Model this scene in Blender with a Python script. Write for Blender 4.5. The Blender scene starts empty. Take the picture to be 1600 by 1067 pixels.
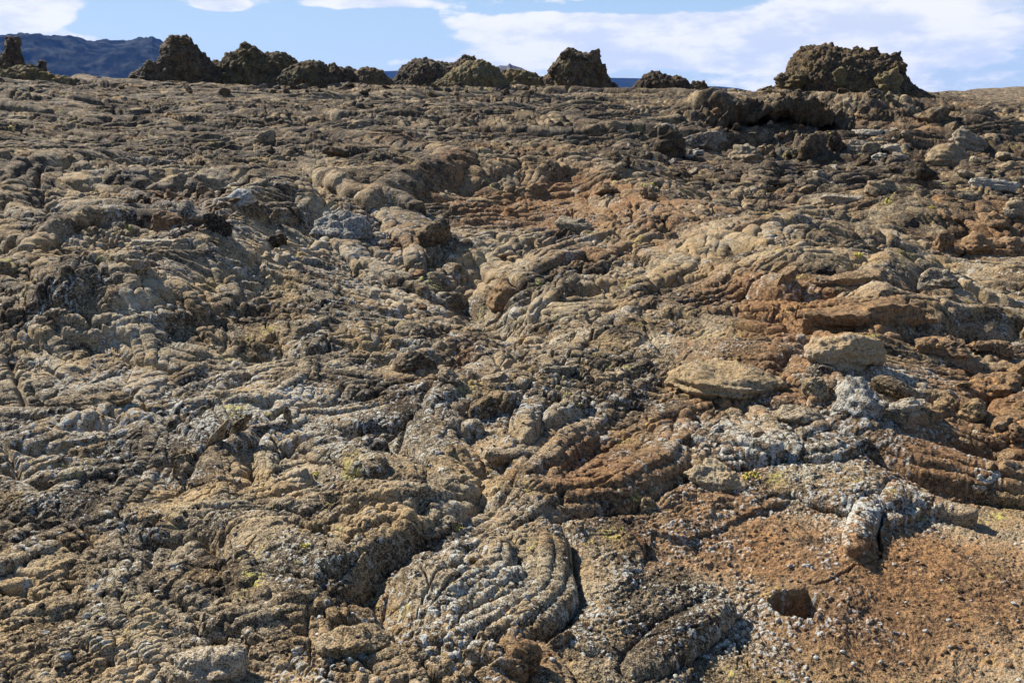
import bpy, math, sys
import numpy as np
from mathutils import Vector, Matrix, Euler
F32 = np.float32
rad = math.radians
S = bpy.context.scene
COL = S.collection

# ------------------------------------------------------------------ camera, light, exposure
HC = 2.4; PITCH = 16.1; FPX = 1386.0            # eye height, tilt down, focal length in pixels of the 1600 px wide photo
SUN_AZ, SUN_EL = -50.0, 40.0                     # azimuth from the view direction (+ = right), elevation
cd = bpy.data.cameras.new('camera'); cam = bpy.data.objects.new('camera', cd); COL.objects.link(cam)
cd.sensor_width = 36; cd.lens = 36*FPX/1600; cd.clip_start = 0.05; cd.clip_end = 20000
cam.location = (0, 0, HC); cam.rotation_euler = (rad(90-PITCH), 0, 0); S.camera = cam
S.render.resolution_x, S.render.resolution_y = 1024, 682
S.view_settings.view_transform = 'Standard'; S.view_settings.look = 'None'
S.view_settings.gamma = 1; S.view_settings.exposure = 1.22
S.cycles.max_bounces = 6; S.cycles.diffuse_bounces = 3

sd = bpy.data.lights.new('sun', 'SUN'); sun = bpy.data.objects.new('sun', sd); COL.objects.link(sun)
sd.energy = 5.0; sd.angle = rad(0.53); sd.color = (1.0, 0.95, 0.87)
sv = Vector((math.sin(rad(SUN_AZ))*math.cos(rad(SUN_EL)), math.cos(rad(SUN_AZ))*math.cos(rad(SUN_EL)), math.sin(rad(SUN_EL))))
sun.rotation_euler = sv.to_track_quat('Z', 'Y').to_euler()

def nd(nt, kind, **kw):
    n = nt.nodes.new(kind)
    for k, v in kw.items():
        if k.startswith('i_'):
            key = k[2:]
            key = int(key) if key.isdigit() else key.replace('_', ' ')
            n.inputs[key].default_value = v
        else: setattr(n, k, v)
    return n

def lk(nt, a, b): nt.links.new(a, b)

def mth(nt, op, a, b=None, c=None, clamp=False):
    n = nt.nodes.new('ShaderNodeMath'); n.operation = op; n.use_clamp = clamp
    for i, v in enumerate((a, b, c)):
        if v is None: continue
        if isinstance(v, (int, float)): n.inputs[i].default_value = v
        else: nt.links.new(v, n.inputs[i])
    return n.outputs[0]

def mixc(nt, fac, a, b, mode='MIX'):
    n = nt.nodes.new('ShaderNodeMix'); n.data_type = 'RGBA'; n.blend_type = mode
    for i, v in ((0, fac), (6, a), (7, b)):
        if isinstance(v, (int, float)): n.inputs[i].default_value = v
        elif isinstance(v, tuple): n.inputs[i].default_value = v if len(v) == 4 else (*v, 1)
        else: nt.links.new(v, n.inputs[i])
    return n.outputs[2]

def smst(nt, v, lo, hi):
    n = nt.nodes.new('ShaderNodeMapRange'); n.interpolation_type = 'SMOOTHSTEP'
    nt.links.new(v, n.inputs[0]); n.inputs[1].default_value = lo; n.inputs[2].default_value = hi
    return n.outputs[0]

def make_world():
    w = bpy.data.worlds.new('World'); S.world = w; w.use_nodes = True
    nt = w.node_tree; nt.nodes.clear()
    sky = nd(nt, 'ShaderNodeTexSky', sky_type='NISHITA', sun_disc=False, sun_elevation=rad(SUN_EL), sun_rotation=rad(SUN_AZ),
             altitude=200, air_density=1.0, dust_density=0.3, ozone_density=1.5)
    tc = nd(nt, 'ShaderNodeTexCoord')
    sep = nd(nt, 'ShaderNodeSeparateXYZ'); lk(nt, tc.outputs['Generated'], sep.inputs[0])
    x, y, z = sep.outputs
    # flat cloud sheet seen in perspective: direction divided by (elevation + a little)
    cx = mth(nt, 'MULTIPLY', mth(nt, 'ARCTAN2', x, y), 4.2); zz = mth(nt, 'ADD', mth(nt, 'MAXIMUM', z, 0.0), 0.25)
    cy = mth(nt, 'MULTIPLY', z, 11.0)
    cv = nd(nt, 'ShaderNodeCombineXYZ'); lk(nt, cx, cv.inputs[0]); lk(nt, cy, cv.inputs[1]); cv.inputs[2].default_value = 3.7
    n1 = nd(nt, 'ShaderNodeTexNoise', i_Scale=2.5, i_Detail=9.0, i_Roughness=0.60, i_Distortion=0.15); lk(nt, cv.outputs[0], n1.inputs['Vector'])
    n2 = nd(nt, 'ShaderNodeTexNoise', i_Scale=3.4, i_Detail=8.0, i_Roughness=0.6); lk(nt, cv.outputs[0], n2.inputs['Vector'])
    # more cloud to the right (azimuth) and in the low band
    az = mth(nt, 'ARCTAN2', x, y)
    cover = nd(nt, 'ShaderNodeMapRange'); lk(nt, az, cover.inputs[0])
    cover.inputs[1].default_value = -0.35; cover.inputs[2].default_value = 0.12; cover.inputs[3].default_value = -0.02; cover.inputs[4].default_value = 0.13
    # long traced banks: azimuth centre, elevation centre, half widths, weight
    bias = cover.outputs[0]
    for a0, e0, wa, we, k in CLOUDS:
        da = mth(nt, 'DIVIDE', mth(nt, 'SUBTRACT', az, a0), wa); de = mth(nt, 'DIVIDE', mth(nt, 'SUBTRACT', z, e0), we)
        g = mth(nt, 'EXPONENT', mth(nt, 'MULTIPLY', mth(nt, 'ADD', mth(nt, 'MULTIPLY', da, da), mth(nt, 'MULTIPLY', de, de)), -1.0))
        bias = mth(nt, 'ADD', bias, mth(nt, 'MULTIPLY', g, k*1.7))
    dens = mth(nt, 'ADD', n1.outputs['Fac'], bias)
    m = mth(nt, 'MULTIPLY', smst(nt, dens, 0.60, 0.74), smst(nt, z, .5, .2))
    body = smst(nt, mth(nt, 'ADD', n2.outputs['Fac'], mth(nt, 'MULTIPLY', n1.outputs['Fac'], 0.8)), 0.74, 1.04)
    ccol = mixc(nt, body, (8.2, 9.0, 11.0), (11.6, 11.6, 11.8))
    grad_ = mixc(nt, smst(nt, z, -.02, .16), (6.4, 8.6, 11.4), (4.6, 7.2, 11.2))
    grad_ = mixc(nt, smst(nt, z, .14, .6), grad_, (1.6, 3.2, 7.2))
    skyc = mixc(nt, .8, sky.outputs[0], grad_)
    c = mixc(nt, mth(nt, 'MULTIPLY', m, 0.93), skyc, ccol)
    bg = nd(nt, 'ShaderNodeBackground'); bg.inputs[1].default_value = 0.0372; lk(nt, c, bg.inputs[0])
    out = nd(nt, 'ShaderNodeOutputWorld'); lk(nt, bg.outputs[0], out.inputs[0])
def AE(px, py):      # azimuth and z component of the direction seen at a photo pixel
    u, v = (px-800)/FPX, (533.5-py)/FPX; p = rad(PITCH)
    d = np.array([u, math.cos(p)+v*math.sin(p), -math.sin(p)+v*math.cos(p)]); d = d/np.linalg.norm(d)
    return math.atan2(d[0], d[1]), d[2]
CLOUDS = []
for px, py, hw, hh, k in [(30, 14, 90, 26, .55), (340, 8, 45, 12, .50), (90, 62, 110, 7, .22), (560, 6, 110, 9, .3), (880, 42, 190, 20, .26),
                          (1160, 52, 260, 32, .20), (1400, 8, 120, 14, .2), (1050, 95, 300, 16, .14), (640, 98, 110, 9, .17), (1500, 60, 150, 60, .12),
                          (250, 35, 170, 26, -.30), (560, 55, 130, 28, -.25), (1000, 12, 190, 13, -.22), (480, 100, 120, 20, -.2), (1540, 20, 60, 10, -.1)]:
    a0, e0 = AE(px, py); CLOUDS.append((a0, e0, hw/FPX, hh/FPX, k))
make_world()

# ------------------------------------------------------------------ numpy noise
def _h(ix, iy, seed):
    h = (ix.astype(np.int32).view(np.uint32)*np.uint32(374761393)) + (iy.astype(np.int32).view(np.uint32)*np.uint32(668265263)) + np.uint32((seed*2246822519) & 0xffffffff)
    h ^= h >> np.uint32(13); h *= np.uint32(1274126177); h ^= h >> np.uint32(16)
    return h
_ga = np.linspace(0, 2*np.pi, 257)[:256]; _GX = np.cos(_ga).astype(F32)*1.5; _GY = np.sin(_ga).astype(F32)*1.5
def perlin(x, y, seed=0):
    x = x.astype(F32); y = y.astype(F32)
    xf = np.floor(x); yf = np.floor(y); xi = xf.astype(np.int32); yi = yf.astype(np.int32); fx = x-xf; fy = y-yf
    u = fx*fx*fx*(fx*(fx*6-15)+10); v = fy*fy*fy*(fy*(fy*6-15)+10)
    def g(a, b):
        h = _h(xi+np.int32(a), yi+np.int32(b), seed) & np.uint32(255)
        return _GX[h]*(fx-a)+_GY[h]*(fy-b)
    a = g(0, 0); b = g(1, 0); a += u*(b-a)
    c = g(0, 1); d = g(1, 1); c += u*(d-c)
    return a+v*(c-a)
def worley(x, y, seed=0, jit=0.9, want2=False):
    x = x.astype(F32); y = y.astype(F32)
    xi = np.floor(x).astype(np.int32); yi = np.floor(y).astype(np.int32)
    f1 = np.full(x.shape, 9, F32); f2 = np.full(x.shape, 9, F32); idh = np.zeros(x.shape, np.uint32)
    for a in (-1, 0, 1):
        for b in (-1, 0, 1):
            cx = xi+np.int32(a); cy = yi+np.int32(b); h = _h(cx, cy, seed)
            px = cx + 0.5+((h & np.uint32(1023)).astype(F32)/1023-0.5)*jit
            py = cy + 0.5+(((h >> np.uint32(10)) & np.uint32(1023)).astype(F32)/1023-0.5)*jit
            d = np.sqrt((px-x)**2+(py-y)**2)
            n = d < f1
            if want2: f2 = np.where(n, f1, np.minimum(f2, d))
            idh = np.where(n, h, idh); f1 = np.where(n, d, f1)
    r = ((idh >> np.uint32(20)).astype(F32))/4095
    return (f1, f2, r, idh) if want2 else (f1, r)
def _h3(ix, iy, iz, seed):
    h = ix.astype(np.int32).view(np.uint32)*np.uint32(374761393)+iy.astype(np.int32).view(np.uint32)*np.uint32(668265263)+iz.astype(np.int32).view(np.uint32)*np.uint32(2147483647)+np.uint32((seed*2246822519) & 0xffffffff)
    h ^= h >> np.uint32(13); h *= np.uint32(1274126177); h ^= h >> np.uint32(16); h *= np.uint32(2246822519); h ^= h >> np.uint32(15)
    return h
_rg = np.random.RandomState(5); _G3 = _rg.normal(size=(256, 3)); _G3 = (_G3/np.linalg.norm(_G3, axis=1)[:, None]*1.5).astype(F32)
def perlin3(p, seed=0):
    pf = np.floor(p); pi = pf.astype(np.int32); f = (p-pf).astype(F32)
    w = f*f*f*(f*(f*6-15)+10); r = 0
    for a in (0, 1):
        for b in (0, 1):
            for c in (0, 1):
                g = _G3[_h3(pi[:, 0]+np.int32(a), pi[:, 1]+np.int32(b), pi[:, 2]+np.int32(c), seed) & np.uint32(255)]
                d = g[:, 0]*(f[:, 0]-a)+g[:, 1]*(f[:, 1]-b)+g[:, 2]*(f[:, 2]-c)
                r = r+d*(w[:, 0] if a else 1-w[:, 0])*(w[:, 1] if b else 1-w[:, 1])*(w[:, 2] if c else 1-w[:, 2])
    return r
def worley3(p, seed=0):
    pi = np.floor(p).astype(np.int32); f1 = np.full(len(p), 9.0); rr = np.zeros(len(p))
    for a in (-1, 0, 1):
        for b in (-1, 0, 1):
            for c in (-1, 0, 1):
                q = pi+np.array([a, b, c], np.int32); h = _h3(q[:, 0], q[:, 1], q[:, 2], seed)
                jx = (h & np.uint32(1023)).astype(F32)/1023; jy = ((h >> np.uint32(10)) & np.uint32(1023)).astype(F32)/1023; jz = ((h >> np.uint32(20)) & np.uint32(1023)).astype(F32)/1023
                d = np.sqrt((q[:, 0]+jx-p[:, 0])**2+(q[:, 1]+jy-p[:, 1])**2+(q[:, 2]+jz-p[:, 2])**2)
                m = d < f1; f1 = np.where(m, d, f1); rr = np.where(m, jx, rr)
    return f1, rr
def sstep(a, b, x):
    t = np.clip((x-a)/(b-a), 0, 1); return t*t*(3-2*t)

# ------------------------------------------------------------------ photo pixel <-> place on the ground
def raydir(px, py):
    u, v = (px-800)/FPX, (533.5-py)/FPX; p = rad(PITCH)
    return np.array([u, math.cos(p)+v*math.sin(p), -math.sin(p)+v*math.cos(p)])
_cx = [-400, 0, 100, 200, 620, 1000, 1150, 1300, 1420, 1500, 1600, 2000]
_cy = [118, 118, 124, 129, 131, 137, 141, 142, 141, 137, 134, 132]
_dc = [55, 55, 58, 60, 60, 60, 60, 60, 62, 95, 130, 130]
_az, _zc = [], []
for a, b, d in zip(_cx, _cy, _dc):
    q = raydir(a, b); _az.append(math.atan2(q[0], q[1])); _zc.append(HC+q[2]/math.hypot(q[0], q[1])*d)
def zbase(X, Y):
    r = np.hypot(X, Y); az = np.arctan2(X, Y)
    zc = np.interp(az, _az, _zc); dc = np.interp(az, _az, _dc)
    t = r/dc
    up = zc*np.minimum(t, 1)
    over = np.maximum(r-dc-6, 0)
    dn = 30*(1-np.exp(-over*0.04/30))+np.maximum(r-1500, 0)*0.0
    return up-dn
def P(px, py):       # where the ray of a photo pixel meets the base ground
    d = raydir(px, py); lo, hi = 0.5, 140.0
    for _ in range(50):
        m = (lo+hi)/2; q = d*m
        if HC+q[2] > zbase(q[0], q[1]): lo = m
        else: hi = m
    return d[0]*lo, d[1]*lo
def PIX(X, Y, Z):
    p = rad(PITCH); dz = Z-HC
    f = Y*math.cos(p)-dz*math.sin(p); v = Y*math.sin(p)+dz*math.cos(p)
    return 800+FPX*X/np.maximum(f, .01), 533.5-FPX*v/np.maximum(f, .01)

# ------------------------------------------------------------------ the lava surface
QUAL = 1.25
core = rad(36.5)
nth = int(1300*QUAL)
th = np.linspace(-core, core, nth)
side = core+np.cumsum(np.linspace(1, 14, int(110*QUAL))*(th[1]-th[0]))
th = np.concatenate([-side[::-1], th, side]).astype(np.float64)
rr = [1.0]; dth = (2*core/nth)
while rr[-1] < 2.5: rr.append(rr[-1]*(1+dth*6))
while rr[-1] < 75: rr.append(rr[-1]*(1+dth*np.interp(rr[-1], [2.5, 6, 15, 60], [1.05, 1.3, 1.8, 2.2])))
while rr[-1] < 150: rr.append(rr[-1]*(1+dth*4))
while rr[-1] < 3000: rr.append(rr[-1]*1.05)
rr = np.array(rr)
NR, NT = len(rr), len(th)
TH, RR = np.meshgrid(th, rr)
X = (RR*np.sin(TH)).astype(F32); Y = (RR*np.cos(TH)).astype(F32)
rown = np.searchsorted(rr, 150)
print('grid', NR, NT, NR*NT, 'rows to 80m', rown)
PXb, PYb = PIX(X, Y, zbase(X, Y))
PXb = PXb.astype(F32); PYb = PYb.astype(F32)
Z0 = zbase(X, Y).astype(F32)
nearfade = sstep(170, 60, RR).astype(F32)

def fbm(x, y, sc, octv, seed, gain=0.5, rows=None, ridged=False):
    """octaves from size sc (m) downwards; an octave is computed only on the rows where the grid resolves it"""
    out = np.zeros(x.shape, F32); a = 1.0
    for o in range(octv):
        s = sc/2**o
        lim = s/(dth*1.6)
        n = min(x.shape[0], int(np.searchsorted(rr, lim)))
        if n < 3: break
        ang = 0.7*o+seed; c, si = math.cos(ang), math.sin(ang)
        xs = (x[:n]*c-y[:n]*si)/s+13.7*o; ys = (x[:n]*si+y[:n]*c)/s-7.1*o
        v = perlin(xs, ys, seed+o)
        if ridged: v = 1-2*np.abs(v)*1.4
        out[:n] += a*v; a *= gain
    return out

W1x = fbm(X, Y, 1.6, 3, 11)*0.22; W1y = fbm(X, Y, 1.6, 3, 12)*0.22
W2x = fbm(X, Y, 0.30, 3, 13)*0.045; W2y = fbm(X, Y, 0.30, 3, 14)*0.045
XW = X+W1x+W2x; YW = Y+W1y+W2y

M = fbm(X, Y, 9.0, 2, 21)*0.16*nearfade + fbm(X, Y, 2.6, 2, 23)*0.10*nearfade

def boxidx(xs, ys, m):
    """grid rows and columns that cover a world box grown by m"""
    x0, x1, y0, y1 = min(xs)-m, max(xs)+m, max(min(ys)-m, 0.05), max(ys)+m
    a = [math.atan2(u, v) for u in (x0, x1) for v in (y0, y1)]
    rmin = math.hypot(0 if x0 < 0 < x1 else min(abs(x0), abs(x1)), y0); rmax = math.hypot(max(abs(x0), abs(x1)), y1)
    i0, i1 = np.searchsorted(rr, rmin), np.searchsorted(rr, rmax)+1
    j0, j1 = np.searchsorted(th, min(a)), np.searchsorted(th, max(a))+1
    return slice(max(i0-1, 0), min(i1, NR)), slice(max(j0-1, 0), min(j1, NT))
def polydist(pts, x, y):
    """distance to a polyline, signed side (left +) and parameter along it"""
    best = np.full(x.shape, 1e9, F32); sg = np.zeros(x.shape, F32); tt = np.zeros(x.shape, F32); acc = 0
    L = [math.hypot(b[0]-a[0], b[1]-a[1]) for a, b in zip(pts, pts[1:])]; tot = sum(L)
    for (a, b, l) in zip(pts, pts[1:], L):
        dx, dy = (b[0]-a[0])/l, (b[1]-a[1])/l
        u = np.clip((x-a[0])*dx+(y-a[1])*dy, 0, l)
        ex = x-a[0]-u*dx; ey = y-a[1]-u*dy
        d = np.sqrt(ex*ex+ey*ey); m = d < best
        best = np.where(m, d, best); sg = np.where(m, np.sign(dx*ey-dy*ex), sg); tt = np.where(m, (acc+u)/tot, tt)
        acc += l
    return best, sg, tt

def W(pts): return [P(*p) for p in pts]
# broad swells: (photo points of the crest, half width m, height m)
SWELL = [
    ([(452, 372), (380, 402), (330, 432), (262, 480), (190, 540)], .65, .52), ([(400, 392), (440, 470), (560, 560)], .7, .12), ([(120, 392), (190, 370), (300, 372)], .7, .24),
    ([(20, 470), (120, 510), (230, 560)], .6, .06), ([(720, 680), (800, 650), (900, 600), (960, 545)], .35, .08), ([(960, 330), (1080, 400), (1240, 420)], 1.0, .28),
    ([(1250, 480), (1400, 480)], .6, .22), ([(1450, 560), (1500, 520), (1590, 500)], .6, .18), ([(600, 330), (760, 320), (960, 300)], 1.1, .35), ([(250, 325), (340, 315)], 1.0, .26),
    ([(30, 300), (120, 300)], 1.2, .25), ([(1500, 370), (1590, 350)], .9, .40), ([(1120, 205), (1230, 190), (1340, 205)], 1.5, .8), ([(1470, 215), (1530, 235)], 1.7, .8),
    ([(1000, 215), (1100, 210)], 1.6, .3), ([(600, 190), (800, 200)], 2.5, .25), ([(200, 200), (350, 190)], 2.5, .2), ([(500, 1010), (600, 960), (680, 940)], .2, .05),
    ([(195, 142), (480, 140)], 2.6, .12), ([(610, 141), (860, 143)], 2.6, .1), ([(1200, 150), (1435, 150)], 3.0, .12), ([(-60, 132), (90, 132)], 3.0, .45),
]
DENT = [
    ([(745, 430), (765, 480), (790, 525)], .34, .30), ([(690, 430), (760, 500)], .5, .14), ([(752, 780), (745, 850), (640, 935), (560, 990)], .12, .13), ([(600, 970), (620, 1040)], .10, .10),
    ([(850, 770), (950, 700), (1040, 640)], .18, .07), ([(1190, 640), (1250, 610)], .10, .08), ([(60, 655), (200, 650)], .10, .14), ([(70, 710), (190, 706)], .08, .12), ([(560, 430), (700, 500)], .4, .10),
    ([(860, 330), (740, 335)], .5, .24), ([(1430, 590), (1540, 575)], .16, .18), ([(1160, 235), (1260, 250), (1330, 260)], 1.4, .55), ([(1190, 212), (1290, 212)], .9, .6), ([(250, 905), (340, 895), (372, 925)], .09, .14),
    ([(390, 590), (440, 588)], .12, .14), ([(330, 350), (345, 340)], .4, .3), ([(55, 340), (95, 360)], .3, .2), ([(1540, 580), (1500, 575)], .12, .2),
]
for k, lst in ((1, SWELL), (-1, DENT)):
    for pts, hw, hh in lst:
        w = W(pts); si, sj = boxidx([p[0] for p in w], [p[1] for p in w], hw*2.6+.3)
        d, sg, t = polydist(w, X[si, sj]+W1x[si, sj]*min(1, hw*2)+W2x[si, sj], Y[si, sj]+W1y[si, sj]*min(1, hw*2)+W2y[si, sj])
        M[si, sj] += k*hh*np.exp(-(d/hw)**2)

# sharp broken edges: photo points, height, how far the step runs back on its gentle side (left of the direction)
SCARP = [
    ([(742, 800), (700, 832), (645, 838), (640, 880), (560, 905)], .07, .55, 1),
    ([(930, 662), (860, 706), (800, 752), (735, 752)], .07, .30, 1),
]
for pts, hh, run, sgn in SCARP:
    w = W(pts); si, sj = boxidx([p[0] for p in w], [p[1] for p in w], run*2)
    d, sg, t = polydist(w, X[si, sj]+W2x[si, sj]*1.2, Y[si, sj]+W2y[si, sj]*1.2)
    sd_ = d*sg*(-sgn)
    end = np.clip(np.minimum(t, 1-t)*6, 0, 1)
    M[si, sj] += hh*end*np.where(sd_ > 0, np.exp(-(sd_/run)**2), np.exp(-(sd_/.02)**2))

def march(px, py, Hh):
    d = raydir(px, py); ts = 1.5*1.004**np.arange(1150); x = d[0]*ts; y = d[1]*ts; z = HC+d[2]*ts
    i = np.clip(np.searchsorted(rr, np.hypot(x, y)), 1, NR-1); j = np.clip(np.searchsorted(th, np.arctan2(x, y)), 1, NT-1)
    u = np.nonzero(z <= Hh[i, j])[0]; k = u[0] if len(u) else len(ts)-1
    return np.array([x[k], y[k], z[k]]), ts[k]
ZM = Z0+M
# overlapping lobes of ropy lava
D = np.full(X.shape, -0.06, F32); LR = np.full(X.shape, .5, F32); RL = np.zeros(X.shape, F32); SM = np.zeros(X.shape, F32)
def lobe(cx, cy, a, b, ang, H, off, lam, amp, cid, conc=1.0, sm=0.0, pw=2.6, skew=.25):
    m = max(a, b)*1.35
    si, sj = boxidx([cx], [cy], m)
    if si.stop-si.start < 2 or sj.stop-sj.start < 2: return
    x = XW[si, sj]-F32(cx); y = YW[si, sj]-F32(cy)
    c, s = math.cos(ang), math.sin(ang)
    u = (x*c+y*s); v = (-x*s+y*c)
    un = u/a+skew*(v/b)**2; vn = v/b
    rho = np.sqrt(un*un+vn*vn)
    ins = rho < 1
    if not ins.any(): return
    q = np.clip(1-rho**pw, 0, 1)
    dome = np.sqrt(q)
    h = off+H*dome*(0.75+0.25*un)
    if amp > 0:
        ph = (np.sqrt((u+a*1.4)**2+conc*v*v)+0.6*W2x[si, sj])/lam
        fr = ph-np.floor(ph); cord = np.sqrt(np.clip(1-(2*fr-1)**2, 0, 1))
        n2 = _RN[si, sj]
        h = h+amp*(cord-.6)*sstep(0, .35, q)*np.clip(n2, 0, 1)
    old = D[si, sj]; m_ = ins & (h > old)
    D[si, sj] = np.where(m_, h, old)
    LR[si, sj] = np.where(m_, F32(cid), LR[si, sj]); RL[si, sj] = np.where(m_, q, RL[si, sj]); SM[si, sj] = np.where(m_, F32(sm), SM[si, sj])
_RN = 0.55+fbm(X, Y, 0.9, 2, 31)*1.1
rg = np.random.RandomState(7)
def region(px, py):
    """size factor, rope amplitude, smooth"""
    if px > 880 and py > 760: return 'slab'
    if 450 < px < 800 and 690 < py < 830: return 'slab'
    if py < 700 and px > 1040 and py > 420: return 'slab2'
    if px < 450 and py > 740: return 'ropes'
    return 'mix'
RUB = [(950, 1440, 185, 300), (1130, 1600, 200, 290), (560, 720, 370, 520), (180, 380, 300, 350), (1450, 1600, 300, 405), (1490, 1600, 580, 770), (640, 960, 180, 300)]
nl = 0
lob = []
for _ in range(16000):
    r = math.exp(rg.uniform(math.log(1.6), math.log(72))); a_ = rg.uniform(-core*1.12, core*1.12)
    cx, cy = r*math.sin(a_), r*math.cos(a_)
    lob.append((r, cx, cy))
sz = np.array([l[0] for l in lob])
for (r, cx, cy) in lob:
    px, py = PIX(cx, cy, zbase(np.array(cx), np.array(cy)))
    px, py = float(px), float(py)
    reg = region(px, py)
    base = np.interp(r, [2, 5, 12, 30, 70], [.22, .28, .42, .85, 1.5])
    a = base*math.exp(rg.normal(0, .5)); b = a*rg.uniform(.3, .8)
    if rg.rand() < .3: a, b = a*1.4, b*.45
    ang = rg.uniform(0, 2*math.pi) if rg.rand() < .45 else -math.pi/2+rg.normal(0, .7)+(0.5 if px < 500 else -.3)
    if rg.rand() < .35 and r > 8: ang = rg.choice([0, math.pi])+rg.normal(0, .35)
    H = min(b, .5)*rg.uniform(.18, .5); off = rg.uniform(-.05, .10)*min(1.6, base*3)
    lam = rg.uniform(.04, .085)*np.interp(r, [3, 10, 40], [1, 1.5, 3]); amp = lam*rg.uniform(.2, .6)*(rg.rand() < .8)
    if r > 12: H = min(H, .30)
    sm = 0
    if reg == 'slab':
        continue
        H *= .35; off -= .02; amp *= .3
    if reg == 'slab2':
        if rg.rand() < .55: continue
        H *= .9
    if reg == 'ropes': a *= .9; amp = lam*rg.uniform(.45, .7); H *= .7
    inr = any(x0 < px < x1 and y0 < py < y1 for x0, x1, y0, y1 in RUB)
    if inr and rg.rand() < .6: continue
    lobe(cx, cy, a, b, ang, H, off, lam, amp, rg.rand(), rg.uniform(.4, 1.6), sm, rg.uniform(1.6, 3.2) if r < 10 else rg.uniform(2.5, 7)); nl += 1
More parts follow.
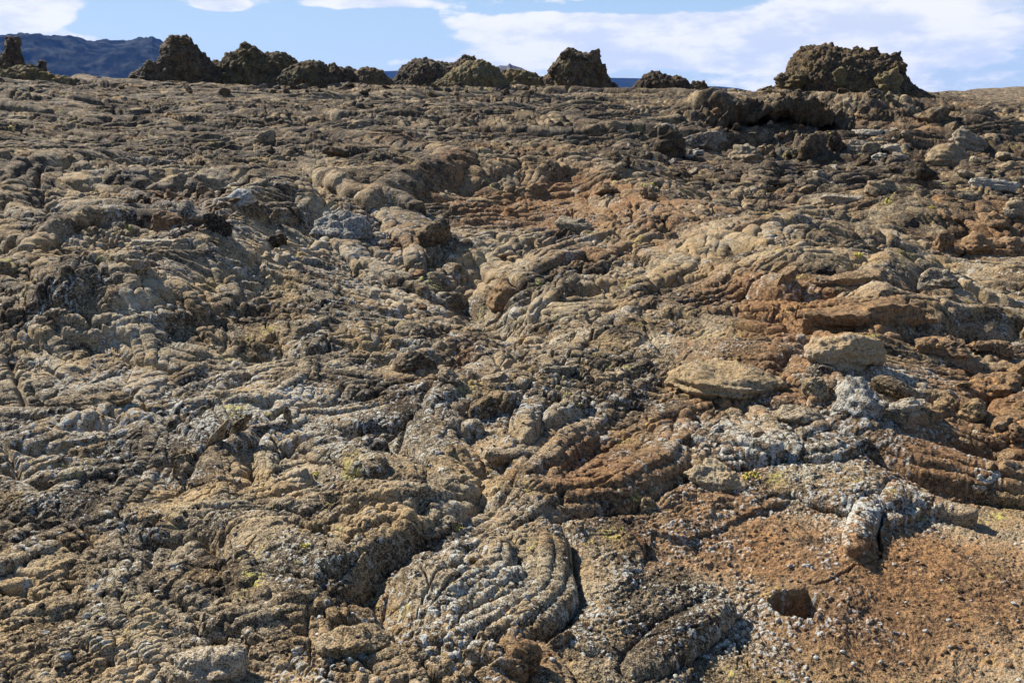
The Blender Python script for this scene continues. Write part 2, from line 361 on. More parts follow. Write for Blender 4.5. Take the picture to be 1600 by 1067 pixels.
# folds and rope bundles seen one by one: photo points, half band px, number of cords, height px
BUNDLE = [
 ([(405, 380), (340, 415), (300, 440), (262, 470), (232, 505)], 40, 1, 11), ([(50, 425), (100, 385), (150, 367), (210, 366), (280, 370)], 20, 1, 16),
 ([(190, 381), (225, 388), (263, 389)], 9, 1, 9), ([(10, 455), (45, 435), (85, 440), (115, 465)], 24, 5, 12), ([(115, 478), (150, 470), (180, 495), (215, 500), (250, 480)], 11, 1, 12),
 ([(190, 460), (215, 478), (240, 462)], 12, 3, 6), ([(0, 475), (35, 482), (65, 505)], 13, 2, 11), ([(50, 480), (110, 490), (150, 505), (230, 515)], 14, 1, 9),
 ([(225, 522), (240, 495), (270, 482), (292, 492), (320, 530)], 16, 1, 14), ([(310, 478), (345, 500), (390, 488)], 18, 4, 9), ([(0, 345), (40, 335), (52, 370)], 26, 5, 12),
 ([(0, 395), (50, 400), (85, 378)], 10, 1, 10), ([(165, 325), (210, 340), (268, 357)], 8, 1, 13), ([(170, 316), (215, 331)], 7, 1, 9),
 ([(480, 290), (530, 315), (560, 330), (620, 345), (650, 358)], 15, 1, 16), ([(490, 422), (515, 405), (545, 425), (560, 447)], 7, 1, 13), ([(540, 400), (590, 415), (635, 420)], 11, 2, 8),
 ([(545, 410), (580, 440), (630, 470), (670, 492)], 22, 4, 11), ([(430, 455), (480, 475), (520, 500), (560, 530)], 20, 3, 11), ([(400, 512), (440, 495), (490, 512)], 22, 5, 10),
 ([(690, 502), (740, 490), (770, 512)], 18, 4, 10), ([(680, 410), (720, 425), (745, 442)], 14, 3, 9), ([(600, 360), (640, 400), (650, 440)], 12, 2, 9),
 ([(960, 310), (1010, 345), (1060, 375), (1110, 390), (1200, 412)], 14, 1, 11), ([(1030, 335), (1080, 355), (1130, 388)], 11, 1, 9), ([(900, 350), (950, 375), (1000, 397), (1060, 408)], 13, 2, 9),
 ([(980, 430), (1030, 428), (1090, 436)], 7, 1, 9), ([(990, 450), (1040, 445)], 7, 1, 8), ([(1055, 461), (1095, 455)], 6, 1, 8), ([(830, 460), (870, 435), (920, 430), (950, 441)], 18, 4, 11),
 ([(850, 490), (900, 465), (965, 471)], 18, 4, 11), ([(1100, 345), (1160, 356), (1210, 350)], 7, 1, 9), ([(1110, 366), (1160, 376), (1230, 370)], 7, 1, 9), ([(1080, 312), (1140, 318), (1200, 312)], 7, 1, 8),
 ([(1000, 506), (1040, 495), (1078, 480)], 6, 1, 8), ([(5, 545), (22, 560), (8, 585)], 12, 3, 10), ([(60, 538), (90, 568), (112, 592)], 14, 1, 12), ([(20, 560), (60, 600), (60, 610)], 10, 2, 8),
 ([(140, 742), (180, 730), (212, 725)], 8, 1, 8), ([(150, 776), (190, 770), (242, 778)], 10, 1, 11), ([(80, 775), (120, 768)], 10, 1, 10), ([(160, 790), (200, 792)], 9, 1, 8),
 ([(450, 560), (465, 579), (490, 581), (506, 560)], 15, 4, 12), ([(430, 540), (440, 558)], 13, 1, 12), ([(530, 545), (560, 555), (592, 569)], 9, 1, 11), ([(402, 585), (440, 572)], 12, 1, 10),
 ([(685, 662), (720, 632), (770, 602), (830, 590)], 30, 1, 17), ([(690, 665), (704, 690), (746, 697)], 14, 1, 13), ([(700, 660), (760, 640), (820, 625)], 20, 3, 6),
 ([(60, 872), (110, 865), (156, 886)], 12, 1, 12), ([(120, 828), (152, 855), (192, 888)], 27, 4, 10), ([(225, 872), (280, 868), (342, 862)], 10, 1, 15), ([(210, 1002), (240, 960), (282, 930)], 25, 4, 10),
 ([(290, 958), (320, 990), (346, 1022)], 15, 2, 11), ([(0, 962), (60, 935), (112, 925)], 20, 3, 11), ([(60, 1000), (120, 985), (170, 1010), (232, 1012)], 25, 4, 11), ([(0, 1042), (80, 1030), (162, 1042)], 25, 4, 11),
 ([(180, 830), (230, 815), (280, 800)], 18, 3, 9), ([(260, 830), (300, 812), (340, 795)], 16, 3, 8), ([(20, 900), (80, 905), (140, 920)], 16, 3, 9), ([(110, 810), (60, 830), (10, 850)], 16, 2, 10),
 ([(560, 918), (600, 888), (634, 872), (640, 850)], 26, 1, 20), ([(640, 846), (690, 830), (738, 820)], 14, 1, 12), ([(650, 872), (690, 857), (722, 850)], 8, 1, 9),
 ([(530, 968), (580, 942), (640, 936), (668, 972)], 15, 3, 12), ([(650, 1067), (700, 1002), (760, 952), (810, 925)], 30, 3, 13), ([(700, 1067), (740, 1012), (800, 966), (850, 950)], 16, 2, 10),
 ([(628, 1050), (660, 1010), (690, 950), (742, 915)], 8, 1, 12), ([(850, 622), (890, 580), (920, 550), (952, 528)], 10, 1, 14), ([(872, 634), (902, 592), (932, 566)], 8, 1, 10),
 ([(800, 600), (850, 567), (882, 545)], 13, 2, 10), ([(838, 642), (872, 625)], 11, 1, 12), ([(920, 627), (962, 615), (1012, 596)], 15, 1, 13), ([(925, 606), (960, 590), (992, 574)], 9, 1, 9),
 ([(800, 560), (850, 535), (900, 525)], 14, 3, 8), ([(1100, 655), (1140, 670), (1182, 706)], 10, 1, 11), ([(1100, 680), (1152, 697)], 9, 1, 10), ([(1120, 640), (1172, 660), (1212, 700), (1242, 732)], 18, 3, 9),
 ([(975, 706), (1010, 690), (1032, 680)], 10, 1, 11), ([(830, 802), (900, 790), (962, 775)], 8, 1, 10), ([(888, 782), (932, 745)], 7, 1, 9), ([(1220, 720), (1280, 730), (1340, 715)], 18, 4, 9),
 ([(985, 1067), (1060, 1002), (1132, 962)], 26, 1, 8), ([(1330, 860), (1345, 822), (1366, 790)], 15, 1, 2.5), ([(1388, 800), (1402, 782), (1480, 804), (1512, 815)], 13, 1, 6), ([(440, 762), (560, 735), (700, 750), (752, 775)], 50, 1, 4),
 ([(440, 1012), (430, 960), (450, 920)], 60, 1, 8), ([(400, 900), (450, 880), (520, 890)], 26, 4, 6), ([(0, 500), (30, 520), (40, 550)], 10, 2, 9), ([(590, 500), (640, 520), (700, 540)], 16, 2, 7),
 ([(340, 540), (400, 530), (440, 520)], 14, 3, 8), ([(280, 560), (330, 545), (300, 570)], 12, 2, 8), ([(600, 560), (560, 590), (520, 600)], 12, 2, 5), ([(1240, 640), (1180, 660), (1120, 650)], 9, 1, 6),
]
BD = np.zeros(X.shape, F32); BE = np.zeros(X.shape, F32); TR = np.zeros(X.shape, F32)
rb = np.random.RandomState(3)
def fold(w, band, H, nc, off=0.0):
    si, sj = boxidx([p[0] for p in w], [p[1] for p in w], band*2.2+.05)
    if si.stop-si.start < 3 or sj.stop-sj.start < 3: return
    k = min(1.0, band/.18)
    d, sg, t = polydist(w, X[si, sj]+W1x[si, sj]*.12*k+W2x[si, sj]*.3*k, Y[si, sj]+W1y[si, sj]*.12*k+W2y[si, sj]*.3*k)
    sd1, sd2 = rb.rand()*50, rb.rand()*9
    wd = band*(.45+.55*np.maximum(np.sin(np.pi*np.clip(t, 0, 1)), 0)**.5)*(1+.18*perlin(t*5+sd1, t*0+3.3, 7))
    e = np.clip(1-(d/wd)**2, 0, 1); bulge = off*np.sqrt(e)+H*(e**(.75 if nc == 1 else .5))*(1+.25*perlin(t*8+sd1, t*0+8.3, 17))
    if nc > 1:
        ph = d*sg/(2*band/nc)+.5*nc+.35*perlin(t*7, d/band+5, 9); k_ = np.floor(ph); fr = ph-k_
        hv = .5+.5*np.sin(k_*12.9898+sd2)
        cord = np.sqrt(np.clip(1-(2*fr-1)**2, 0, 1))
        bulge = bulge*.5+H*.85*cord*np.sqrt(e)*(.62+.5*hv+.28*perlin(t*4+k_*3.1, k_*2.3, 15))
    tr = H*(.55 if nc == 1 else .40)*np.exp(-((d/wd-1.10)/.13)**2)*np.clip(np.minimum(t, 1-t)*8, 0, 1); TR[si, sj] = np.maximum(TR[si, sj]*(e <= 0), tr)
    m = (e > 0) & (bulge > BD[si, sj]); BD[si, sj] = np.where(m, bulge, BD[si, sj]); BE[si, sj] = np.maximum(BE[si, sj], np.exp(-(d/(1.35*wd))**4))
# folds that follow the flow of the crust everywhere else
def flowang(x, y, r):
    a = 1.1*float(perlin(np.array([x/3.2+40], F32), np.array([y/3.2], F32), 77)[0])
    return a*np.interp(r, [3, 10, 25], [1.6, 1.2, .5])+.15
for q_ in range(3200):
    r = math.exp(rb.uniform(math.log(2.4), math.log(58))); a_ = rb.uniform(-core*1.05, core*1.05); x, y = r*math.sin(a_), r*math.cos(a_)
    px, py = [float(v) for v in PIX(x, y, zbase(np.array(x), np.array(y)))]
    if region(px, py) == 'slab' and rb.rand() < .97: continue
    if region(px, py) == 'slab2' and rb.rand() < .5: continue
    if any(x0 < px < x1 and y0 < py < y1 for x0, x1, y0, y1 in RUB) and rb.rand() < .75: continue
    nc = rb.choice([1, 2, 3, 4, 5, 6, 7]); sc_ = np.interp(r, [2, 6, 15, 50], [.7, 1.0, 1.7, 3.6])
    band = sc_*(.035*rb.uniform(.7, 1.6) if nc == 1 else .024*nc*rb.uniform(.7, 1.5)); H = sc_*(.06*rb.uniform(.6, 1.5) if nc == 1 else .075*rb.uniform(.7, 1.7))
    if rb.rand() < .06: band *= 1.8; H *= 1.4; nc = 1
    st = band*rb.uniform(2.2, 4.5) if nc == 1 else band*rb.uniform(1.3, 2.4); w = [(x, y)]; bend = rb.normal(0, .24)
    an = flowang(x, y, r)+(math.pi if rb.rand() < .5 else 0)+rb.normal(0, .4)
    for k in range(rb.randint(5, 11)):
        w.append((w[-1][0]+math.cos(an)*st, w[-1][1]+math.sin(an)*st)); an += bend+rb.normal(0, .12)
    if min(p[1] for p in w) < .6: continue
    if any(region(*[float(v) for v in PIX(a, b, zbase(np.array(a), np.array(b)))]) == 'slab' for a, b in w[1:]) and rb.rand() < .92: continue
    fold(w, band, H, nc, rb.uniform(-.02, .05)*sc_)
for pts, bw, nc, hp in BUNDLE:
    q = [march(a, b, ZM) for a, b in pts]; w = [tuple(v[0][:2]) for v in q]; dm = sum(v[1] for v in q)/len(q)
    fold(w, bw*1.25*dm/FPX, hp*(1.9 if nc == 1 else 2.3)*dm/FPX, nc, .04*dm/6)
print('lobes', nl)
D = (-.02+(D+.02)*np.interp(RR, [4.2, 8.5, 25, 50], [.40, .42, .6, .9])).astype(F32)

# loose broken blocks under the rubble zones: cells with tilted flat tops
def rubble_mask():
    m = np.zeros(X.shape, F32)
    for x0, x1, y0, y1 in RUB:
        sx, sy = 30, 10
        e = sstep(x0-sx, x0+sx, PXb)*sstep(x1+sx, x1-sx, PXb)*sstep(y0-sy, y0+sy, PYb)*sstep(y1+sy, y1-sy, PYb)
        m = np.maximum(m, e)
    return m*(RR < 80)
DL = D.copy()
RM = np.maximum(rubble_mask(), sstep(.55, .75, fbm(X, Y, 3.2, 2, 51))*.5*sstep(6, 10, RR)*sstep(40, 28, RR))
Bk = np.zeros(X.shape, F32)
for sc_, am_, sd0 in ((.62, .30, 61), (.28, .13, 62), (.12, .05, 63)):
    n = min(rown, int(np.searchsorted(rr, sc_/(dth*3))))
    f1, f2, r_, hh_ = worley(XW[:n]/sc_, YW[:n]/sc_, sd0, 1.0, True)
    t1 = ((hh_ & np.uint32(255)).astype(F32)/255-.5); t2 = (((hh_ >> np.uint32(8)) & np.uint32(255)).astype(F32)/255-.5)
    tilt = (XW[:n]/sc_-np.floor(XW[:n]/sc_)-.5)*t1+(YW[:n]/sc_-np.floor(YW[:n]/sc_)-.5)*t2
    edge = sstep(.0, .22, f2-f1)
    Bk[:n] += am_*((r_-.5)*1.1+tilt*.9)*edge-am_*.35*(1-edge)
D = D+(np.maximum(D*.3, 0)+Bk-D*.6)*RM*.8

# fine relief: folds, plates, crust, pitted grain, lichen nodules
wf = np.maximum(0, 1)
fold = fbm(XW*1.0, YW*1.7, .42, 3, 71, .55, ridged=True)
fine = fbm(XW, YW, .16, 5, 81, .62)
def billow(sx, sy, ang, sd_, wx=1.0):
    n = min(rown, int(np.searchsorted(rr, min(sx, sy)/(dth*1.5)))); c, s = math.cos(ang), math.sin(ang); o = np.zeros(X.shape, F32)
    a = (X[:n]+W1x[:n]*wx+W2x[:n])*c-(Y[:n]+W1y[:n]*wx+W2y[:n])*s; b = (X[:n]+W1x[:n]*wx+W2x[:n])*s+(Y[:n]+W1y[:n]*wx+W2y[:n])*c
    o[:n] = np.abs(perlin(a/sx, b/sy, sd_)); return o
far_ = sstep(5, 14, RR)
cush = billow(3.6, 1.0, .10, 301)*.26*sstep(9, 22, RR)+billow(1.1, .40, -.12, 302)*.15*far_*(1-.4*sstep(30, 60, RR))+billow(.40, .17, .5, 303)*.060+billow(.17, .09, .0, 304)*.025
slabm = np.clip(np.exp(-((PXb-1400)/420)**2-((PYb-960)/190)**2)*1.3+np.exp(-((PXb-600)/150)**2-((PYb-760)/50)**2)+np.exp(-((PXb-1150)/110)**2-((PYb-590)/50)**2), 0, 1)*(RR < 12)
D += cush*(1-.8*slabm)*(1-.85*BE)*np.interp(RR, [4, 9], [.4, .6]).astype(F32)*(.55+.9*sstep(-.3, .3, fbm(X, Y, 2.2, 2, 305)))
fine2 = fbm(X, Y, .05, 4, 91, .7, ridged=True)
# cords: parallel ropes that swirl with the flow
def cords(lam, amp, wamp, wsc, ang, seed, brk):
    n = min(rown, int(np.searchsorted(rr, lam/(dth*2.0)))); c, s = math.cos(ang), math.sin(ang)
    x, y = X[:n], Y[:n]
    p1 = perlin(x/wsc, y/wsc, seed)+.35*perlin(x/wsc*2.3, y/wsc*2.3, seed+1)
    wv = .16*perlin(x/(lam*5), y/(lam*5), seed+2)
    ph = (y*c-x*s+wamp*p1)/lam+wv*2
    k = np.floor(ph); fr = ph-k
    al = perlin((x*c+y*s)/(lam*9)+k*5.3, k*1.7+y*0, seed+3)      # every cord swells and dies out on its own
    o = np.zeros(X.shape, F32)
    m_ = sstep(-.15, .25, perlin(x/brk+9, y/brk, seed+4))
    gmag = 1.0
    o[:n] = amp*m_*(np.sqrt(np.clip(1-(2*fr-1)**2, 0, 1))-.5)*(.75+.9*al)
    return o
ropez = np.clip(np.exp(-((PXb-250)/420)**2-((PYb-930)/230)**2)*1.2+np.exp(-((PXb-850)/260)**2-((PYb-620)/130)**2)+np.exp(-((PXb-200)/260)**2-((PYb-500)/120)**2)+np.exp(-((PXb-1180)/90)**2-((PYb-700)/45)**2)+.35, 0, 1)*(1-.85*slabm)
D = D*(1-.8*BE)+BD-TR
D += (1-.6*BE)*cords(.050, .044, .38, .85, .5, 401, .9)*ropez*(RR < 14)+cords(.10, .055, .6, 1.6, -.4, 411, 1.6)*ropez*sstep(4, 6, RR)*sstep(24, 14, RR)
D += cords(.33, .12, .9, 5.0, .06, 421, 4.0)*sstep(11, 18, RR)*.8+cords(.20, .07, .7, 3.4, -.1, 431, 3.0)*sstep(8, 12, RR)*sstep(50, 30, RR)*.8
nearL = np.exp(-((PXb-300)/500)**2-((PYb-950)/200)**2)
D += .016*fold*(1-.85*BE)*(1-.5*nearL)*(1-SM*.7)*(1-.35*slabm)*np.interp(RR, [3, 15, 60], [.6, 1.2, 1.8]).astype(F32)
D += .019*fine*(1-.45*BE)*np.interp(RR, [3, 5.5, 8, 15, 60], [.30, .45, .75, 1.25, 1.8]).astype(F32)+.0026*fine2
def cell_bumps(sc_, am_, seed, jit=1.0):
    n = min(rown, int(np.searchsorted(rr, sc_/(dth*2.2))))
    f1, r_ = worley((X[:n]+W2x[:n]*.4)/sc_, (Y[:n]+W2y[:n]*.4)/sc_, seed, jit)
    out = np.zeros(X.shape, F32); out[:n] = np.sqrt(np.clip(1-(f1/.62)**2, 0, 1))*(.4+.6*r_)*am_
    return out, n, r_
# flat shingled flakes, a few centimetres across
n = int(np.searchsorted(rr, .07/(dth*2.2)))
f1, f2, r_, hh_ = worley(XW[:n]/.06, YW[:n]/.035, 111, 1.0, True)
tl = ((hh_ & np.uint32(255)).astype(F32)/255-.5)
D[:n] += .0035*((r_-.5)+tl*(YW[:n]/.035-np.floor(YW[:n]/.035)-.5)*1.2)*sstep(0, .15, f2-f1)
nod, n_, _ = cell_bumps(.022, 1.0, 101)
nod2, n2_, _ = cell_bumps(.012, 1.0, 102)

ZC = Z0+(M+D)*nearfade
PXb, PYb = PIX(X, Y, ZC); PXb = PXb.astype(F32); PYb = PYb.astype(F32)
# ---- where rust, pale lichen and yellow lichen grow: soft areas traced on the photo (px, py, half w, half h, amount)
def blobs(lst, base):
    m = np.full(X.shape, base, F32)
    for px, py, hw, hh, k in lst:
        m += F32(k)*np.exp(-((PXb-px)/hw)**2-((PYb-py)/hh)**2)
    return m
RUST = [(1300, 620, 420, 380, .30), (800, 320, 350, 70, .2), (500, 560, 500, 300, .06), (1000, 900, 300, 200, .12), (1450, 950, 280, 150, .62), (1300, 1000, 200, 90, .2), (930, 730, 120, 50, .75), (1040, 660, 60, 30, .3), (1330, 480, 150, 40, .65), (1540, 650, 110, 100, .75),
        (1150, 590, 110, 60, .40), (1320, 560, 90, 40, .45), (1550, 360, 100, 50, .55), (830, 310, 220, 45, .45), (290, 330, 90, 40, .35), (980, 360, 120, 50, .35),
        (1100, 850, 170, 80, .38), (600, 760, 130, 30, .28), (820, 1030, 60, 60, .5), (1450, 190, 140, 40, .4), (620, 370, 90, 40, .2), (1130, 740, 60, 35, .3),
        (330, 1050, 90, 30, .3), (200, 410, 90, 25, .2), (1230, 470, 60, 60, .4), (1440, 720, 160, 50, .45), (1100, 450, 120, 40, .15), (700, 220, 200, 40, .18), (90, 200, 160, 50, .08),
        (1250, 890, 70, 20, .2)]
LICH = [(300, 640, 200, 60, .45), (560, 670, 150, 50, .40), (80, 720, 160, 60, .35), (740, 880, 80, 60, .45), (700, 980, 140, 70, .30), (1340, 800, 60, 60, .5), (1420, 800, 80, 30, .5),
        (1330, 640, 50, 50, .6), (1160, 690, 90, 50, .55), (1300, 700, 130, 40, .4), (900, 950, 140, 50, .3), (1200, 950, 100, 60, .3), (560, 360, 90, 40, .35), (300, 420, 200, 60, .15),
        (430, 250, 300, 40, .15), (1330, 230, 150, 50, .3), (1050, 240, 120, 40, .25), (150, 280, 200, 50, .2), (1100, 800, 130, 50, .2), (880, 600, 160, 80, .2), (600, 460, 160, 80, .2),
        (1400, 600, 100, 30, .4), (1120, 1000, 100, 60, .25), (100, 560, 120, 60, .2), (1500, 950, 200, 140, -.25), (1550, 620, 100, 80, -.25), (1300, 480, 150, 40, -.2), (930, 725, 80, 35, -.2)]
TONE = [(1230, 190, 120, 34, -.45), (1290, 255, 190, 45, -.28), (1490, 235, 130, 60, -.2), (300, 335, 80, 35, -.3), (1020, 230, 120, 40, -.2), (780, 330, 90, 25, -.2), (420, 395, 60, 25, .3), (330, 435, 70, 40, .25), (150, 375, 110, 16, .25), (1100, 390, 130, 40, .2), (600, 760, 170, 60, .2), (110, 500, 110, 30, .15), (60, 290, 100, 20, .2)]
rust = blobs(RUST, .10)+.30*fbm(X, Y, 1.1, 4, 121, .6)+(LR-.5)*.30
lich = blobs(LICH, .22)*.9+.30*fbm(X, Y, .35, 5, 131, .72)+(LR*7.3 % 1-.5)*.16
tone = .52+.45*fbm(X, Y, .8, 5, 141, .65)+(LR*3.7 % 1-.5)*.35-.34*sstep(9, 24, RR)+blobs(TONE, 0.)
yel = fbm(X, Y, .5, 5, 151, .7)
lm_ = sstep(.36, .62, lich)
pres = sstep(.25, .6, lich+.5*(nod-.4))                      # individual nodules
D += .0045*(1+.9*slabm)*nod*pres*(RR < 25)+.0034*nod2*(.35+.65*lm_)*(RR < 14)
lichv = np.clip(.085-.10*sstep(12, 30, RR)+lich*.62+pres*np.where(RR < 14, np.clip(nod*1.15, 0, 1)-.45, .0)*.8, 0, 1)

# ---- real hole and long crack in the near slab
def WC(pts): return [tuple(march(a, b, ZC)[0][:2]) for a, b in pts]
def carve(pts, depth, edge, seedx=0):
    w = WC(pts); xs = [p[0] for p in w]; ys = [p[1] for p in w]
    si, sj = boxidx(xs, ys, .25); x = X[si, sj]+W2x[si, sj]*.5; y = Y[si, sj]+W2y[si, sj]*.5
    d, sg, t = polydist(w+[w[0]], x, y)
    ins = np.zeros(x.shape, bool)
    for (ax, ay), (bx, by) in zip(w, w[1:]+[w[0]]):
        c = ((ay > y) != (by > y)) & (x < (bx-ax)*(y-ay)/((by-ay) if by != ay else 1e-9)+ax); ins ^= c
    s = np.where(ins, d, -d)
    D[si, sj] -= depth*sstep(-.004, edge, s)
    rim = np.exp(-((s+.02)/.02)**2); D[si, sj] += .012*rim
carve([(1206, 938), (1222, 926), (1260, 926), (1278, 938), (1277, 960), (1268, 972), (1242, 969), (1214, 954)], 1.1, .02)
def crack(pts, hw, depth):
    w = WC(pts); si, sj = boxidx([p[0] for p in w], [p[1] for p in w], .3)
    d, sg, t = polydist(w, X[si, sj]+W2x[si, sj]*.6, Y[si, sj]+W2y[si, sj]*.6)
    ww = hw*(.35+.65*np.sin(np.pi*np.clip(t, .02, .98)))
    D[si, sj] -= depth*sstep(ww, ww*.35, d)
crack([(1366, 782), (1378, 800), (1370, 835), (1372, 872)], .020, .22)
crack([(1372, 872), (1330, 890), (1290, 905), (1258, 918)], .008, .06)
crack([(1200, 930), (1130, 985), (1060, 985), (985, 1000), (920, 985)], .007, .05)
crack([(1085, 965), (1150, 1005), (1185, 1067)], .010, .05)
crack([(205, 615), (232, 636), (238, 662)], .014, .12)
crack([(735, 790), (760, 765), (700, 750)], .012, .07)
D -= (.20*sstep(15, 35, RR)+.34*sstep(30, 52, RR)).astype(F32)
Z = Z0+M+D*nearfade
Z[RR > 300] = Z0[RR > 300]

# swell the lobes sideways so their rims bulge over what lies below
def grad(H):
    dr = np.gradient(H, axis=0)/np.gradient(rr)[:, None]; dt = np.gradient(H, axis=1)/(np.gradient(th)[None, :]*RR)
    s, c = np.sin(TH), np.cos(TH)
    return (dr*s+dt*c).astype(F32), (dr*c-dt*s).astype(F32)
def blur(a, k):
    for _ in range(k):
        a = a.copy(); a[1:-1] = .5*a[1:-1]+.25*(a[:-2]+a[2:]); a[:, 1:-1] = .5*a[:, 1:-1]+.25*(a[:, :-2]+a[:, 2:])
    return a
gx, gy = grad(blur(M+DL+BD+Bk*RM*.5+np.where(RR > 6, cush*.8, 0).astype(F32), 8))
gm = np.sqrt(gx*gx+gy*gy)+1e-6
push = np.clip(gm, 0, 1.6)/gm
amt = np.clip(blur(DL+.05+BD, 5)*.35, 0, np.clip(.004*RR-.004, .006, .09))*nearfade
XF = X-gx*push*amt; YF = Y-gy*push*amt
assert np.isfinite(Z).all() and np.isfinite(XF).all()
print('z done')

# height lookup for placing things
def zat(x, y):
    r = math.hypot(x, y); a = math.atan2(x, y)
    i = min(max(np.searchsorted(rr, r), 1), NR-1); j = min(max(np.searchsorted(th, a), 1), NT-1)
    return float(Z[i, j])
def hit(px, py):
    """the place on the finished ground seen at a photo pixel, and its distance"""
    return march(px, py, Z)

def new_mesh_obj(name, co, faces_q=None, tris=None, mat=None, parent=None, attr=None, smooth=True):
    me = bpy.data.meshes.new(name)
    me.vertices.add(len(co)); me.vertices.foreach_set('co', np.ascontiguousarray(co, F32).ravel())
    f = faces_q if faces_q is not None else tris
    k = f.shape[1]
    me.loops.add(f.size); me.loops.foreach_set('vertex_index', np.ascontiguousarray(f, np.int32).ravel())
    me.polygons.add(len(f)); me.polygons.foreach_set('loop_start', np.arange(0, f.size, k, dtype=np.int32))
    me.polygons.foreach_set('use_smooth', np.full(len(f), smooth))
    if attr is not None:
        a = me.attributes.new('surf', 'FLOAT_COLOR', 'POINT'); a.data.foreach_set('color', np.ascontiguousarray(attr, F32).ravel())
    me.update(calc_edges=True)
    if mat: me.materials.append(mat)
    o = bpy.data.objects.new(name, me); COL.objects.link(o)
    if parent: o.parent = parent
    return o
def tag(o, label=None, cat=None, group=None, kind=None):
    for k, v in (('label', label), ('category', cat), ('group', group), ('kind', kind)):
        if v: o[k] = v
    return o

# ------------------------------------------------------------------ materials
def lava_material(name, attr=True, rust=.2, lichen=.3, tone=.5, yellow=.0, dark=1.0, tint=None, sc=1.0):
    m = bpy.data.materials.new(name); m.use_nodes = True; nt = m.node_tree; nt.nodes.clear()
    geo = nd(nt, 'ShaderNodeNewGeometry'); pos = geo.outputs['Position']
    def noise(scale, detail=4, rough=.6, dist=0.0):
        n = nd(nt, 'ShaderNodeTexNoise', i_Scale=scale*sc, i_Detail=detail, i_Roughness=rough, i_Distortion=dist); lk(nt, pos, n.inputs['Vector']); return n.outputs['Fac']
    if attr:
        at = nd(nt, 'ShaderNodeAttribute', attribute_name='surf'); sp = nd(nt, 'ShaderNodeSeparateColor'); lk(nt, at.outputs['Color'], sp.inputs[0])
        R, G, B, A = sp.outputs[0], sp.outputs[1], sp.outputs[2], at.outputs['Alpha']
    else:
        oi = nd(nt, 'ShaderNodeObjectInfo'); rnd = oi.outputs['Random']
        R = mth(nt, 'ADD', mth(nt, 'MULTIPLY', rnd, .25), rust-.12); G = mth(nt, 'ADD', mth(nt, 'MULTIPLY', mth(nt, 'FRACT', mth(nt, 'MULTIPLY', rnd, 17.3)), .4), lichen-.2)
        B = mth(nt, 'ADD', mth(nt, 'MULTIPLY', mth(nt, 'FRACT', mth(nt, 'MULTIPLY', rnd, 7.7)), .5), tone-.25); A = mth(nt, 'MULTIPLY', rnd, yellow)
    n_a = noise(7, 6, .65); n_b = noise(38, 5, .7); n_c = noise(150, 3, .7); n_d = noise(2.2, 5, .6)
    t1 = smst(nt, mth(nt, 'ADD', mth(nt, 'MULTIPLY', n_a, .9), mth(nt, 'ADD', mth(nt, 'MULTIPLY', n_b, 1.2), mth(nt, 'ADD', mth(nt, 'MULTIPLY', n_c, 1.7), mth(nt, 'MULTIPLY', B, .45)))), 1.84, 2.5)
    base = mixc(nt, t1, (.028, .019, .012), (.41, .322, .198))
    # warm / cool variation
    base = mixc(nt, smst(nt, n_d, .42, .62), base, mixc(nt, 1.0, base, (1.08, .96, .77), 'MULTIPLY'))
    rf = smst(nt, mth(nt, 'ADD', mth(nt, 'MULTIPLY', R, .85), mth(nt, 'ADD', mth(nt, 'MULTIPLY', n_b, 1.3), mth(nt, 'MULTIPLY', n_a, 1.3))), 1.52, 2.25)
    rustc = mixc(nt, smst(nt, n_b, .35, .68), (.105, .048, .020), (.40, .21, .080))
    rustc = mixc(nt, smst(nt, n_d, .38, .62), rustc, mixc(nt, 1.0, rustc, (.74, .80, .95), 'MULTIPLY'))
    c = mixc(nt, mth(nt, 'MULTIPLY', rf, .92), base, rustc)
    # pale crustose and tufted lichen
    vo = nd(nt, 'ShaderNodeTexVoronoi', i_Scale=85*sc, i_Randomness=1.0); lk(nt, pos, vo.inputs['Vector'])
    lf = mth(nt, 'ADD', mth(nt, 'MULTIPLY', G, .85), mth(nt, 'ADD', mth(nt, 'MULTIPLY', n_b, 1.25), mth(nt, 'SUBTRACT', mth(nt, 'MULTIPLY', n_c, 1.0), mth(nt, 'MULTIPLY', vo.outputs['Distance'], .25))))
    lmask = smst(nt, lf, 1.36, 1.78)
    lc = mixc(nt, smst(nt, n_c, .3, .7), (.20, .19, .15), (.60, .58, .49))
    lc = mixc(nt, smst(nt, n_d, .4, .65), lc, (.42, .43, .40))
    c = mixc(nt, mth(nt, 'MULTIPLY', lmask, .9), c, lc)
    yf = smst(nt, mth(nt, 'ADD', mth(nt, 'MULTIPLY', A, .5), mth(nt, 'ADD', mth(nt, 'ADD', n_b, mth(nt, 'MULTIPLY', n_c, .7)), mth(nt, 'MULTIPLY', n_a, .7))), 1.62, 1.70)
    c = mixc(nt, mth(nt, 'MULTIPLY', yf, .8), c, (.36, .32, .075))
    # small dark pits
    c = mixc(nt, mth(nt, 'MULTIPLY', smst(nt, n_c, .50, .30), .55), c, (.020, .015, .011))
    if dark != 1.0: c = mixc(nt, 1.0, c, (dark, dark, dark), 'MULTIPLY')
    if tint: c = mixc(nt, 1.0, c, tint, 'MULTIPLY')
    bs = nd(nt, 'ShaderNodeBsdfPrincipled'); bs.inputs['Roughness'].default_value = .92; bs.inputs['Specular IOR Level'].default_value = .18
    lk(nt, c, bs.inputs['Base Color'])
    hgt = mth(nt, 'ADD', mth(nt, 'MULTIPLY', n_b, .6), mth(nt, 'ADD', mth(nt, 'MULTIPLY', n_c, .25), mth(nt, 'MULTIPLY', vo.outputs['Distance'], -.12)))
    bp = nd(nt, 'ShaderNodeBump', i_Strength=1.0, i_Distance=.030/sc); lk(nt, hgt, bp.inputs['Height']); lk(nt, bp.outputs[0], bs.inputs['Normal'])
